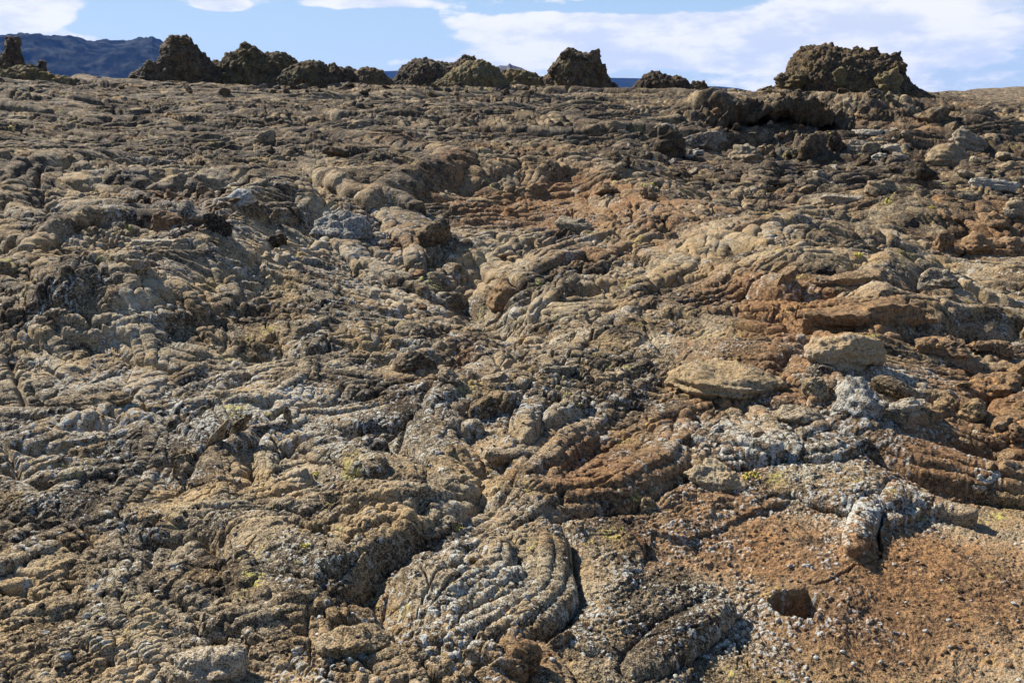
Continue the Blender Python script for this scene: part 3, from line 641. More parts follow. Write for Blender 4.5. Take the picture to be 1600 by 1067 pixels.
    out = nd(nt, 'ShaderNodeOutputMaterial'); lk(nt, bs.outputs[0], out.inputs[0])
    return m
m_lava = lava_material('lava_ground')

idx = np.arange(NR*NT, dtype=np.int32).reshape(NR, NT)
q = np.stack([idx[:-1, :-1], idx[:-1, 1:], idx[1:, 1:], idx[1:, :-1]], -1).reshape(-1, 4)
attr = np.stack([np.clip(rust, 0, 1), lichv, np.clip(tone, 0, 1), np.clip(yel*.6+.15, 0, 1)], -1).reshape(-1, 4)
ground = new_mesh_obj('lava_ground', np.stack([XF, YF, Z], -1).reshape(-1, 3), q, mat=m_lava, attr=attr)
tag(ground, 'rugged grey and rust brown ropy lava field crusted with pale lichen', kind='structure')
del q, attr
print('ground built')

# ------------------------------------------------------------------ rocks
MT = dict(brown=lava_material('brown_rock', False, .25, .34, .40, .35), rust=lava_material('rusty_rock', False, .72, .22, .5, .5),
          grey=lava_material('grey_rock', False, .10, .50, .60, .3), pale=lava_material('lichen_rock', False, .12, .62, .5, .3),
          dark=lava_material('dark_rock', False, .22, .20, .15, .2, dark=.62), tan=lava_material('tan_rock', False, .38, .42, .85, .4),
          spatter=lava_material('spatter', False, .32, .25, .35, .6, dark=.62, sc=.35, tint=(1.0, .98, .88)),
          moss=lava_material('mossy_spatter', False, .25, .30, .45, .7, dark=.62, sc=.35, tint=(1.0, .98, .70)))
import bmesh
_ico = {}
def ico(n):
    if n not in _ico:
        bm = bmesh.new(); bmesh.ops.create_icosphere(bm, subdivisions=n, radius=1)
        _ico[n] = (np.array([v.co[:] for v in bm.verts]), np.array([[v.index for v in f.verts] for f in bm.faces], np.int32)); bm.free()
    return _ico[n]
def fbm3(p, sc, n, seed, gain=.5):
    o = 0; a = 1
    for k in range(n): o = o+a*perlin3((p/sc*2**k+seed*7.3).astype(F32), seed+k); a *= gain
    return o
def rock_mesh(name, seed, dims, planes=9, sharp=14, rough=.10, sub=5, flat=False, knob=0.0, mat=None):
    """a convex lump cut by random planes, then weathered; dims are half sizes in metres"""
    r_ = np.random.RandomState(seed); v, f = ico(sub)
    n = r_.normal(size=(planes, 3)); 
    if flat: n[:, 2] *= .25
    n /= np.linalg.norm(n, axis=1)[:, None]; d = r_.uniform(.50, .86, planes)
    if flat: n = np.vstack([n, [0, .05, 1], [.05, 0, -1]]); d = np.append(d, [.6, .6])
    s = (np.maximum(v@n.T, 0)/d)**sharp
    rad_ = 1/(s.sum(1)+1.0)**(1/sharp)
    p = v*rad_[:, None]*np.array(dims)
    m = min(dims); big = max(dims)
    dn = v/np.array(dims); dn /= np.linalg.norm(dn, axis=1)[:, None]
    disp = rough*m*1.5*fbm3(p, m*1.2, 6, seed, .58)+rough*.5*m*(.3-np.abs(fbm3(p, m*.4, 3, seed+9, .6)))
    if knob: f1, _ = worley3(p/(m*.55), seed); disp = disp+knob*m*(.5-f1)
    # layered lava: thin ledges
    disp = disp+rough*.55*m*np.tanh(3*perlin3(np.stack([p[:, 0]/big, p[:, 1]/big, p[:, 2]/(m*.22)], 1).astype(F32), seed+3))
    p = p+dn*disp[:, None]
    me = bpy.data.meshes.new(name); me.vertices.add(len(p)); me.vertices.foreach_set('co', p.astype(F32).ravel())
    me.loops.add(f.size); me.loops.foreach_set('vertex_index', f.ravel()); me.polygons.add(len(f)); me.polygons.foreach_set('loop_start', np.arange(0, f.size, 3, dtype=np.int32))
    me.polygons.foreach_set('use_smooth', np.ones(len(f), bool)); me.update(calc_edges=True)
    if mat: me.materials.append(mat)
    return me
_seed = [100]
def rock(name, px, py, w, h, dep, yaw, pitch, roll, mat, label, cat='rock', flat=False, group=None, lift=0.0, planes=9, knob=0.0, sub=None, rough=.14, parent=None):
    """px, py: middle of what the photo shows; w, h: width and upright height in photo pixels; dep: depth as a share of width"""
    _seed[0] += 1
    (x, y, z), d = hit(px, py+h*.42)
    a = w/2*d/FPX*1.06; c = h/2*d/FPX*1.42; b = a*dep
    if sub is None: sub = 6 if w > 75 else 5
    me = rock_mesh(name, _seed[0], (a, b, c), planes, 22 if name != 'boulder' else 9, rough, sub, flat, knob, MT[mat])
    o = bpy.data.objects.new(name, me); COL.objects.link(o)
    k = (b*.75)/math.hypot(x, y)
    o.location = (x*(1+k), y*(1+k), z+c*((-.05 if w > 180 else .5 if name == 'lava_shard' else .42 if px > 1220 and 520 < py < 780 else .26)+lift)); o.rotation_euler = (rad(pitch), rad(roll), rad(yaw))
    tag(o, label, cat, group)
    return o
L = [
 # name, px, py, w, h, depth, yaw, pitch, roll, mat, flat, label
 ('lava_slab', 1150, 600, 205, 60, .8, -8, -10, 5, 'tan', 0, 'big flat tan lava plate with a broken shaded front edge'),
 ('lava_slab', 1345, 490, 255, 62, .5, 3, -8, 2, 'rust', 0, 'wide rusty crust block with a flat top and rough orange front'),
 ('lava_slab', 125, 630, 175, 22, .30, -6, 3, -7, 'brown', 1, 'long thin brown slab lifted over a dark gap, upper of two'),
 ('lava_slab', 108, 690, 135, 22, .35, 4, 3, 3, 'grey', 1, 'short grey slab over a dark gap below the long lifted slab'),
 ('lava_slab', 836, 702, 200, 22, .22, 27, 4, 6, 'tan', 1, 'long narrow tan slab slanting beside the orange patch'),
 ('lava_slab', 880, 578, 120, 16, .2, 40, 0, 8, 'grey', 1, 'narrow grey slab pointing uphill through the ropy middle ground'),
 ('lava_shard', 343, 675, 17, 44, .5, 25, 10, 36, 'brown', 0, 'upright brown shard leaning right, taller of the pair'),
 ('lava_shard', 376, 664, 18, 40, .5, 10, -8, 42, 'brown', 0, 'brown shard leaning right just behind the taller upright shard'),
 ('lava_shard', 277, 730, 13, 44, .5, -10, 5, 22, 'brown', 0, 'thin dark brown blade of lava standing alone on pale crust'),
 ('lava_block', 420, 672, 66, 24, .7, -12, -5, -12, 'brown', 1, 'flat brown block with an orange corner beside the upright shards'),
 ('lava_shard', 452, 655, 14, 34, .6, 0, 0, -8, 'grey', 0, 'stubby grey shard at the end of the flat brown block'),
 ('lava_block', 652, 570, 78, 34, .6, 8, 0, -9, 'dark', 0, 'dark angular block with a pale gap beneath, on grey crust'),
 ('lava_block', 700, 588, 56, 26, .6, -30, 4, 12, 'brown', 0, 'smaller brown block leaning against the dark angular block'),
 ('lava_block', 770, 592, 60, 14, .4, 12, 0, -10, 'brown', 1, 'low brown flake between the leaning block and central ropes'),
 ('lava_block', 1115, 748, 108, 46, .8, -10, -6, 3, 'tan', 0, 'square tan block with steep shaded face in ropy grey lichen crust'),
 ('boulder', 1272, 613, 46, 36, .9, 0, 0, 0, 'brown', 0, 'small squarish brown boulder under the domed pillow'),
 ('boulder', 1335, 626, 74, 66, .9, 15, 0, 12, 'pale', 0, 'round boulder thickly crusted with white lichen'),
 ('boulder', 1322, 560, 130, 56, .75, 5, -4, 8, 'tan', 0, 'domed orange grey pillow boulder above the squarish brown boulder'),
 ('boulder', 1277, 580, 56, 34, .7, -15, 0, 0, 'brown', 0, 'rounded pillow toe at the near end of the domed boulder'),
 ('lava_block', 1392, 610, 66, 26, .6, -25, 0, 16, 'brown', 0, 'pointed brown block right beside the white crusted boulder'),
 ('boulder', 1245, 652, 92, 30, .6, 0, 0, 0, 'tan', 0, 'low smooth tan boulder below the squarish brown boulder'),
 ('boulder', 1425, 652, 62, 24, .6, 8, 0, -5, 'grey', 0, 'small grey lichened boulder in front of a brown roll'),
 ('boulder', 1412, 636, 90, 22, .4, 10, 0, -6, 'tan', 0, 'brown elongated roll of lava behind the small grey boulder'),
 ('boulder', 1518, 645, 46, 34, .8, 0, 0, 0, 'tan', 0, 'smooth tan egg shaped boulder below the rusty shelf'),
 ('boulder', 1548, 608, 92, 40, .7, -8, 0, -6, 'rust', 0, 'large rusty pillow boulder over the egg shaped boulder'),
 ('boulder', 1592, 585, 50, 40, .7, 0, 0, 0, 'rust', 0, 'rusty pillow boulder cut off by the photo edge'),
 ('boulder', 1465, 548, 120, 46, .6, 10, -6, 4, 'rust', 0, 'broad rusty pillow boulder left of the dark hollow'),
 ('boulder', 1545, 545, 100, 26, .5, -6, 0, 3, 'rust', 0, 'low rusty roll roofing the dark hollow'),
 ('boulder', 1548, 692, 44, 40, .8, 0, 0, 20, 'rust', 0, 'knobbly rusty lump standing on orange rubble'),
 ('boulder', 1585, 680, 36, 34, .8, 0, 0, 0, 'rust', 0, 'rusty lump next to the knobbly lump near the photo edge'),
 ('boulder', 1535, 752, 60, 30, .7, 20, 0, 0, 'pale', 0, 'white crusted low rock on the orange ground'),
 ('boulder', 1580, 740, 50, 36, .7, 0, 0, 0, 'rust', 0, 'orange rock beside the white crusted low rock'),
 ('lava_shard', 1226, 437, 30, 44, .7, 0, 0, 24, 'rust', 0, 'small bright orange upright shard behind the wide rusty block'),
 ('lava_block', 1292, 426, 36, 20, .8, 0, 0, 0, 'dark', 0, 'little dark block on the sunlit crust behind the rusty block'),
 ('lava_block', 1462, 440, 60, 34, .7, -5, 0, -5, 'grey', 0, 'square grey block with pale lichen at the end of a rusty ridge'),
 ('lava_slab', 1340, 436, 150, 26, .35, 6, 0, -4, 'rust', 1, 'thin rusty slab lying behind the wide rusty block'),
 ('lava_slab', 1555, 470, 110, 12, .3, -10, 0, 6, 'grey', 1, 'thin grey slab sloping across smooth crust near the photo edge'),
 ('lava_block', 210, 412, 78, 34, .7, -20, -8, 0, 'tan', 0, 'square tan block bedded in the slope under the smooth ridge'),
 ('lava_block', 245, 380, 80, 14, .4, 5, 0, 0, 'tan', 1, 'thin tan slab above the square tan block'),
 ('lava_shard', 432, 378, 36, 20, .6, 0, 0, -20, 'dark', 0, 'dark curled flake on the top of the smooth ridge'),
 ('lava_block', 300, 335, 70, 40, .7, 0, 0, 30, 'brown', 0, 'large brown block leaning at the heart of the collapsed pile'),
 ('lava_block', 342, 345, 34, 50, .6, 20, 0, -25, 'dark', 0, 'dark leaning block right of the gap in the collapsed pile'),
 ('lava_block', 262, 348, 60, 30, .6, 0, 0, 15, 'rust', 0, 'rusty block at the left foot of the collapsed pile'),
 ('lava_block', 318, 300, 30, 32, .7, 0, 0, 0, 'rust', 0, 'small rusty block crowning the collapsed pile'),
 ('lava_block', 370, 310, 60, 24, .6, -20, 0, -15, 'pale', 0, 'white lichened slab on the right flank of the collapsed pile'),
 ('boulder', 532, 358, 110, 50, .8, 0, 0, 0, 'pale', 0, 'broad domed boulder speckled with white lichen on a grey slope'),
 ('lava_block', 430, 342, 20, 34, .8, 0, 0, 0, 'brown', 0, 'small upright brown block between ridge and speckled boulder'),
 ('lava_block', 680, 365, 60, 50, .7, 10, 0, 0, 'brown', 0, 'tall brown block with rusty face in the central slope'),
 ('lava_block', 795, 462, 66, 46, .8, -12, 0, 8, 'rust', 0, 'cracked orange block over the dark central pit'),
 ('lava_slab', 735, 318, 100, 18, .5, 8, 0, -6, 'brown', 1, 'brown slab roofing the shadowed gap of the orange ledge'),
 ('lava_block', 835, 300, 28, 28, .8, 0, 0, 10, 'rust', 0, 'squarish rusty block standing on the orange ledge'),
 ('boulder', 1012, 302, 32, 26, .9, 0, 0, 0, 'rust', 0, 'orange boulder with yellow lichen on the ledge'),
 ('boulder', 950, 296, 36, 20, .8, 0, 0, 0, 'rust', 0, 'low orange boulder just left of the yellow lichened one'),
 ('lava_block', 900, 350, 60, 34, .7, -10, 0, 10, 'brown', 0, 'brown block below the orange ledge above the centre slope'),
 ('boulder', 1470, 378, 46, 44, .8, 0, 0, 12, 'rust', 0, 'tall rust brown boulder at the left end of the rusty heap'),
 ('boulder', 1520, 385, 60, 34, .8, 0, 0, 0, 'rust', 0, 'wide low rusty boulder at the front of the rusty heap'),
 ('boulder', 1545, 345, 60, 36, .8, 0, 0, 0, 'rust', 0, 'rounded rusty boulder on top of the rusty heap'),
 ('boulder', 1588, 330, 50, 40, .8, 0, 0, 0, 'tan', 0, 'tan boulder at the high end of the rusty heap'),
 ('boulder', 1580, 385, 46, 30, .8, 0, 0, 0, 'rust', 0, 'rusty boulder at the near corner of the rusty heap'),
 ('lava_block', 1040, 222, 60, 46, .7, 0, 0, -10, 'dark', 0, 'dark upright block at the near side of the rubble field'),
 ('lava_slab', 1085, 222, 80, 30, .8, -15, -18, -14, 'brown', 1, 'tilted brown slab behind pale rocks at the rubble field'),
 ('boulder', 975, 255, 34, 26, .8, 0, 0, 0, 'dark', 0, 'dark brown boulder with yellow lichen cap at the rubble edge'),
 ('lava_block', 1175, 210, 46, 36, .8, 20, 0, 20, 'brown', 0, 'brown block leaning at the mouth of the dark arch'),
 ('lava_block', 1165, 240, 70, 36, .7, 0, -10, 0, 'grey', 0, 'pale grey block in front of the block at the arch mouth'),
 ('lava_block', 1270, 232, 46, 46, .8, 0, 0, 0, 'dark', 0, 'big dark block below the right end of the arch'),
 ('lava_block', 1305, 222, 30, 36, .7, 0, 0, -20, 'dark', 0, 'narrow dark block leaning beside the big dark block'),
 ('lava_slab', 1360, 208, 90, 14, .6, 4, -4, 4, 'grey', 1, 'pale grey flat slab at the top of the broken plates'),
 ('lava_slab', 1345, 230, 70, 24, .6, -10, -10, 8, 'pale', 1, 'white lichened plate below the pale top slab'),
 ('lava_slab', 1390, 232, 56, 22, .7, 10, -8, -6, 'grey', 1, 'cracked grey plate right of the white lichened plate'),
 ('lava_block', 1280, 275, 30, 26, .8, 0, 0, 0, 'tan', 0, 'small tan block low in the dark rubble'),
 ('lava_block', 1430, 272, 56, 40, .8, 0, 0, 8, 'dark', 0, 'dark square block at the right of the rubble'),
 ('boulder', 1380, 292, 50, 30, .8, 0, 0, 0, 'grey', 0, 'grey lichened boulder at the foot of the rubble'),
 ('lava_slab', 1330, 310, 90, 12, .3, -4, 0, 2, 'grey', 0, 'long rounded grey roll at the foot of the rubble'),
 ('lava_slab', 1545, 288, 110, 20, .5, -10, -8, 8, 'pale', 1, 'pale plate sloping down toward the rusty heap'),
 ('lava_block', 1460, 180, 60, 30, .8, 0, 0, 0, 'brown', 0, 'brown block crowning the fractured mound'),
 ('lava_block', 1480, 245, 70, 40, .7, 0, -10, 0, 'brown', 0, 'broad fractured block in the flank of the fractured mound'),
 ('lava_block', 1510, 215, 60, 40, .7, 10, -10, 10, 'brown', 0, 'brown fractured block high on the fractured mound'),
 ('lava_block', 420, 215, 40, 22, .8, 0, 0, 0, 'brown', 0, 'isolated brown block on the far flat lava, left of centre'),
 ('lava_block', 525, 235, 40, 26, .8, 0, 0, 0, 'dark', 0, 'squat dark block on the lava flat below the hornitos'),
 ('lava_slab', 570, 1010, 150, 40, .45, 30, -4, 10, 'brown', 0, 'smooth brown arched crust piece at the bottom edge'),
 ('lava_block', 815, 1030, 60, 54, .6, 10, 0, 15, 'rust', 0, 'orange upright lump at the bottom edge'),
 ('lava_block', 870, 1010, 70, 26, .4, 45, 0, -25, 'rust', 0, 'rusty arched fragment beside the orange upright lump'),
 ('boulder', 325, 1050, 120, 60, .7, 0, 0, 0, 'tan', 0, 'reddish tan rock speckled white at the bottom edge'),
 ('lava_block', 1010, 790, 30, 22, .8, 0, 0, 0, 'brown', 0, 'small hollow brown knob on the pale slab'),
]
import re
MARKS = [(l[1], l[2], l[11]) for l in L]
MARKS += [(1240, 951, 'dark hole in the near crust'), (1372, 830, 'long crack in the near slab'), (1215, 190, 'dark arch of collapsed crust'), (690, 850, 'shadowed overhang of the near lobe'), (780, 520, 'dark central pit')]
used_labels = {}
def short(lab):
    ws = lab.split()
    for n in range(min(8, len(ws)), 2, -1):
        if n == len(ws) or ws[n].strip(',') in ('with', 'over', 'beside', 'at', 'on', 'in', 'under', 'below', 'behind', 'standing', 'between', 'above', 'leaning', 'lying', 'cut', 'that', 'upper', 'taller', 'just'): 
            if ws[n-1] not in ('the', 'of', 'a', 'at', 'right', 'left', 'and', 'just', 'leaning', 'standing', 'lying'): return ' '.join(ws[:n]).strip(',')
    return ' '.join(ws[:5])
def landmark_label(px, py, s, size, what, marks=None, shape='round'):
    best = sorted(marks or MARKS, key=lambda m: math.hypot(m[0]-px, (m[1]-py)*1.6))[:3]
    opts = []
    for mx, my, ml in best:
        dx, dy = px-mx, (py-my)*1.6
        rel = ('right of' if dx > 0 else 'left of') if abs(dx) > abs(dy) else ('in front of' if dy > 0 else 'behind')
        far = 'just ' if math.hypot(dx, dy) < 35 else ''
        opts.append('%s%s %s%s the %s' % (size, what, far, rel, short(ml)))
    for t in opts:
        t = ' '.join(t.split()[:16])
        if t not in used_labels: used_labels[t] = 1; return t
    for t in opts:
        t = ' '.join((shape+' '+t).split()[:16])
        if t not in used_labels: used_labels[t] = 1; return t
    return ' '.join(opts[0].split()[:16])
for nm, px, py, w, h, dep, yaw, pit, rol, mat, flat, lab in L:
    rock(nm, px, py, w, h, dep, yaw, pit, rol, mat, lab, cat={'lava_slab': 'slab', 'lava_shard': 'shard', 'lava_block': 'block', 'boulder': 'boulder'}[nm],
         flat=bool(flat), knob=.25 if nm == 'boulder' and mat in ('rust', 'pale') else 0.0)

HMARKS = [(30, 120, 'chimney hornito at the left edge'), (265, 128, 'tall dark chimney headed hornito'), (400, 128, 'broad olive brown hornito'), (480, 130, 'yellowish sloping hornito'), (535, 130, 'small jagged hornito'), (580, 130, 'small rounded hornito'), (660, 132, 'wide reddish hornito'), (735, 134, 'yellow green hornito mound'), (815, 135, 'low olive spatter mound'), (900, 136, 'lumpy rounded hornito'), (1240, 142, 'left half of the largest hornito'), (1320, 142, 'middle of the largest hornito'), (1395, 142, 'right half of the largest hornito')]
# loose rubble: many blocks of a few shapes, each one its own object
protos = {}
def scatter(zone, n, mats, name, label, cat, group, smin, smax, seed):
    r_ = np.random.RandomState(seed); x0, x1, y0, y1 = zone; k = 0
    for _ in range(n):
        px = r_.uniform(x0, x1); py = r_.uniform(y0, y1); s = math.exp(r_.uniform(math.log(smin), math.log(smax)))
        (x, y, z), d = hit(px, py)
        mat = mats[r_.randint(len(mats))]; key = (mat, r_.randint(5))
        if key not in protos: protos[key] = rock_mesh('rubble_block', 900+len(protos), (1, r_.uniform(.6, .95), r_.uniform(.45, .8)), 8, 30, .13, 5, mat=MT[mat])
        o = bpy.data.objects.new(name, protos[key]); COL.objects.link(o)
        a = s/2*d/FPX
        o.scale = (a, a*r_.uniform(.7, 1.1), a*r_.uniform(.6, 1.1)); o.location = (x, y, z+a*.18)
        o.rotation_euler = (r_.uniform(-.6, .6), r_.uniform(-.6, .6), r_.uniform(0, 6.28)); k += 1
        cw = dict(brown='brown', rust='rusty', grey='grey', pale='pale lichened', dark='dark brown', tan='tan', spatter='dark spatter', moss='olive spatter')[mat]
        tag(o, landmark_label(px, py, s, 'small ' if s < (smin*smax)**.5 else 'larger ', cw+' block', HMARKS if 'hornito' in group else None, 'flattish' if o.scale[2] < .82*o.scale[0] else 'upright'), cat, group)
scatter((960, 1130, 195, 285), 42, ['brown', 'grey', 'dark', 'pale'], 'rubble_block', 'small mixed grey and brown block loose in the rubble field', 'block', 'blocks loose in the rubble field', 12, 34, 1)
scatter((1120, 1440, 215, 300), 80, ['brown', 'dark', 'dark', 'grey', 'brown'], 'rubble_block', 'dark brown block tumbled below the dark arch', 'block', 'blocks tumbled below the arch', 12, 36, 2)
scatter((640, 950, 190, 290), 10, ['brown', 'grey', 'brown', 'dark'], 'rubble_block', 'small brown block scattered over the far middle lava', 'block', 'blocks scattered over the far lava', 8, 24, 3)
scatter((1455, 1600, 310, 400), 24, ['rust', 'rust', 'brown'], 'rubble_block', 'small rusty block filling the rusty heap', 'block', 'blocks filling the rusty heap', 12, 34, 4)
scatter((1480, 1600, 590, 770), 24, ['rust', 'rust', 'tan'], 'rubble_block', 'small rusty block among the big rusty pillows', 'block', 'blocks among the rusty pillows', 14, 44, 5)
scatter((190, 390, 300, 355), 22, ['brown', 'rust', 'dark'], 'rubble_block', 'small brown block in the collapsed pile', 'block', 'blocks of the collapsed pile', 12, 34, 6)
scatter((1440, 1590, 200, 300), 20, ['brown', 'tan', 'dark'], 'rubble_block', 'small brown block on the fractured mound', 'block', 'blocks of the fractured mound', 12, 34, 7)
scatter((1110, 1360, 166, 216), 44, ['brown', 'dark', 'rust'], 'rubble_block', '', 'block', 'blocks on and around the dark arch', 14, 38, 31)
scatter((1330, 1420, 200, 250), 14, ['pale', 'grey'], 'rubble_block', 'small white lichened block between the broken plates', 'block', 'blocks between the broken plates', 12, 30, 8)
scatter((690, 990, 285, 330), 14, ['rust', 'brown', 'tan'], 'rubble_block', 'small orange brown block along the orange ledge', 'block', 'blocks along the orange ledge', 10, 30, 9)
scatter((640, 830, 400, 520), 10, ['brown', 'grey', 'pale', 'rust'], 'rubble_block', 'small grey brown block around the central pit', 'block', 'blocks around the central pit', 12, 36, 10)

# ------------------------------------------------------------------ loose grit and crumbs on the near crust
def grit():
    r_ = np.random.RandomState(12); v, f = ico(2); n = 5200; P_ = []; F_ = []; A_ = []
    for i in range(n):
        r = math.exp(r_.uniform(math.log(2.5), math.log(9))); a = r_.uniform(-core, core)
        i0 = int(np.searchsorted(rr, r)); j0 = int(np.searchsorted(th, a)); c = np.array([XF[i0, j0], YF[i0, j0], Z[i0, j0]])
        s = math.exp(r_.normal(math.log(.0075), .45)); s = min(s, .013)
        k = r_.normal(size=3); d = (v@(k/np.linalg.norm(k))); q = v*(1-.35*np.maximum(d, 0)[:, None]+.08*r_.normal(size=(len(v), 1)))*s*np.array([1, r_.uniform(.6, 1), r_.uniform(.5, .9)])
        P_.append(q+c+np.array([0, 0, s*.3])); F_.append(f+i*len(v)); pale = r_.rand() < .22
        A_.append(np.tile([[float(np.clip(rust[i0, j0]+r_.normal(0, .15), 0, 1)), .85 if pale else .25, r_.rand(), .1]], (len(v), 1)))
    o = new_mesh_obj('grit', np.vstack(P_), tris=np.vstack(F_).astype(np.int32), mat=m_lava, attr=np.vstack(A_))
    tag(o, 'loose grit and pale lichen crumbs lying on the near lava crust', kind='stuff')
grit()
# ------------------------------------------------------------------ yellow lichen tufts
m_tuft = bpy.data.materials.new('yellow_lichen'); m_tuft.use_nodes = True
def _tm():
    nt = m_tuft.node_tree; b = nt.nodes['Principled BSDF']; g = nd(nt, 'ShaderNodeNewGeometry'); n = nd(nt, 'ShaderNodeTexNoise', i_Scale=120.0, i_Detail=4.0); lk(nt, g.outputs['Position'], n.inputs['Vector'])
    lk(nt, mixc(nt, smst(nt, n.outputs['Fac'], .35, .65), (.20, .17, .035), (.50, .43, .10)), b.inputs['Base Color']); b.inputs['Roughness'].default_value = .95; b.inputs['Specular IOR Level'].default_value = .1
_tm()
def tuft_mesh(seed, n=26):
    r_ = np.random.RandomState(seed); v, f = ico(3); P_ = []; F_ = []
    for i in range(n):
        c = r_.normal(size=3)*np.array([.48, .48, .22]); c[2] = abs(c[2]); s = r_.uniform(.12, .26); n_ = .35*perlin3((v*2.2+i*3.7).astype(F32), seed)
        P_.append(c+v*s*(1+n_)[:, None]*np.array([1, 1, 1.3])); F_.append(f+i*len(v))
    me = bpy.data.meshes.new('lichen_tuft'); p = np.vstack(P_); f = np.vstack(F_).astype(np.int32)
    me.vertices.add(len(p)); me.vertices.foreach_set('co', p.astype(F32).ravel()); me.loops.add(f.size); me.loops.foreach_set('vertex_index', f.ravel()); me.polygons.add(len(f)); me.polygons.foreach_set('loop_start', np.arange(0, f.size, 3, dtype=np.int32)); me.polygons.foreach_set('use_smooth', np.ones(len(f), bool)); me.update(calc_edges=True); me.materials.append(m_tuft)
    return me
tms = [tuft_mesh(k) for k in range(4)]
for i, (px, py, s) in enumerate([(183, 887, 9), (218, 928, 9), (66, 981, 12), (124, 995, 11), (140, 1019, 8), (309, 987, 12), (340, 1013, 11), (319, 930, 9), (479, 853, 12), (468, 917, 12), (551, 858, 9), (566, 917, 8), (587, 938, 9), (595, 947, 9), (603, 912, 9),
        (780, 919, 10), (494, 742, 9), (898, 632, 12), (1172, 745, 16), (598, 612, 8), (1012, 292, 14), (716, 826, 9), (987, 780, 8), (1180, 740, 10), (515, 790, 9), (690, 800, 9), (1455, 325, 8), (1090, 1010, 10), (1340, 400, 14), (235, 575, 8)]):
    (x, y, z), d = hit(px, py); o = bpy.data.objects.new('lichen_tuft', tms[i % 4]); COL.objects.link(o); a = s/2*d/FPX*1.25
    o.scale = (a, a, a); o.location = (x, y, z); o.rotation_euler = (0, 0, i*1.3)
    tag(o, landmark_label(px, py, s, 'bright ' if i % 2 else '', 'yellow lichen tuft'), 'lichen', 'yellow lichen tufts on the crust')

# ------------------------------------------------------------------ hornitos along the skyline
def loft(name, sil, dist, depth, mat, label, cat, nx=260, ny=110, knob=.16, kscale=.55, seed=0, pw=.62, rough=.05, group=None, zsink=.6):
    """a solid mound: the outline at its distance, rounded back and front over its real depth"""
    x0_, x1_ = sil[0][0], sil[-1][0]; sw = (x1_-x0_)*.13+5; sil = [(x0_-sw, sil[0][1]+5), (x0_-sw*.35, sil[0][1]-4)]+sil[1:-1]+[(x1_+sw*.35, sil[-1][1]-4), (x1_+sw, sil[-1][1]+5)]
    pts = np.array([[ (lambda q: (math.atan2(q[0], q[1]), HC+q[2]/math.hypot(q[0], q[1])*dist))(raydir(a, b)) ] for a, b in sil]).reshape(-1, 2)
    azm = pts[:, 0].mean(); xs = (pts[:, 0]-azm)*dist; zs = pts[:, 1]
    seg = np.r_[0, np.cumsum(np.hypot(np.diff(xs), np.diff(zs)))]; s = np.linspace(0, seg[-1], nx)
    xx = np.interp(s, seg, xs); zt = np.interp(s, seg, zs); zb = min(zs[0], zs[-1])-zsink
    kk = np.ones(7)/7; 
    hgt = np.maximum(zt-zb, .02); w = xs.max()-xs.min()
    dd = depth*np.sqrt(np.clip(hgt/hgt.max(), 0, 1))
    ph = np.linspace(0, np.pi, ny)
    PX_ = np.repeat(xx[:, None], ny, 1); PY_ = -dd[:, None]*np.cos(ph)[None]*np.abs(1)
    PZ_ = zb+hgt[:, None]*(np.sin(ph)[None]**pw)
    # narrow in x towards front and back so the plan is rounded
    xc = 0.5*(xs.max()+xs.min()); PX_ = xc+(PX_-xc)*(1-.32*np.abs(np.cos(ph))[None]**1.5*1.0)+0*PX_
    # toe flares outward
    p = np.stack([PX_, PY_, PZ_], -1)
    n = np.cross(np.gradient(p, axis=0), np.gradient(p, axis=1)); n /= np.linalg.norm(n, axis=-1)[..., None]+1e-9
    n *= np.where(n[..., 2:3].mean() < 0, -1, 1); q_ = p.reshape(-1, 3)
    sd = seed*3.1
    wq = q_+np.stack([perlin3((q_/.8+sd).astype(F32), 1), perlin3((q_/.8+sd+9).astype(F32), 2), perlin3((q_/.8+sd+19).astype(F32), 3)], 1)*.18
    f1, r1 = worley3(wq/kscale+sd, seed); f2, r2 = worley3(wq/(kscale*.42)+sd, seed+1); f3, r3 = worley3(wq/(kscale*.17)+sd, seed+2)
    disp = knob*(.45-f1+.5*(r1-.5))+knob*.62*(.45-f2+.4*(r2-.5))+knob*.26*(.4-f3)+rough*fbm3(q_, .5, 4, seed+5, .6)
    q_ = q_+n.reshape(-1, 3)*disp[:, None]
    idx_ = np.arange(nx*ny, dtype=np.int32).reshape(nx, ny)
    f = np.stack([idx_[:-1, :-1], idx_[1:, :-1], idx_[1:, 1:], idx_[:-1, 1:]], -1).reshape(-1, 4)
    ends = []
    o = new_mesh_obj(name, q_, f, mat=mat)
    o.location = (math.sin(azm)*dist, math.cos(azm)*dist, 0); o.rotation_euler = (0, 0, -azm)
    tag(o, label, cat, group)
    return o
G_ = 'hornitos along the skyline'
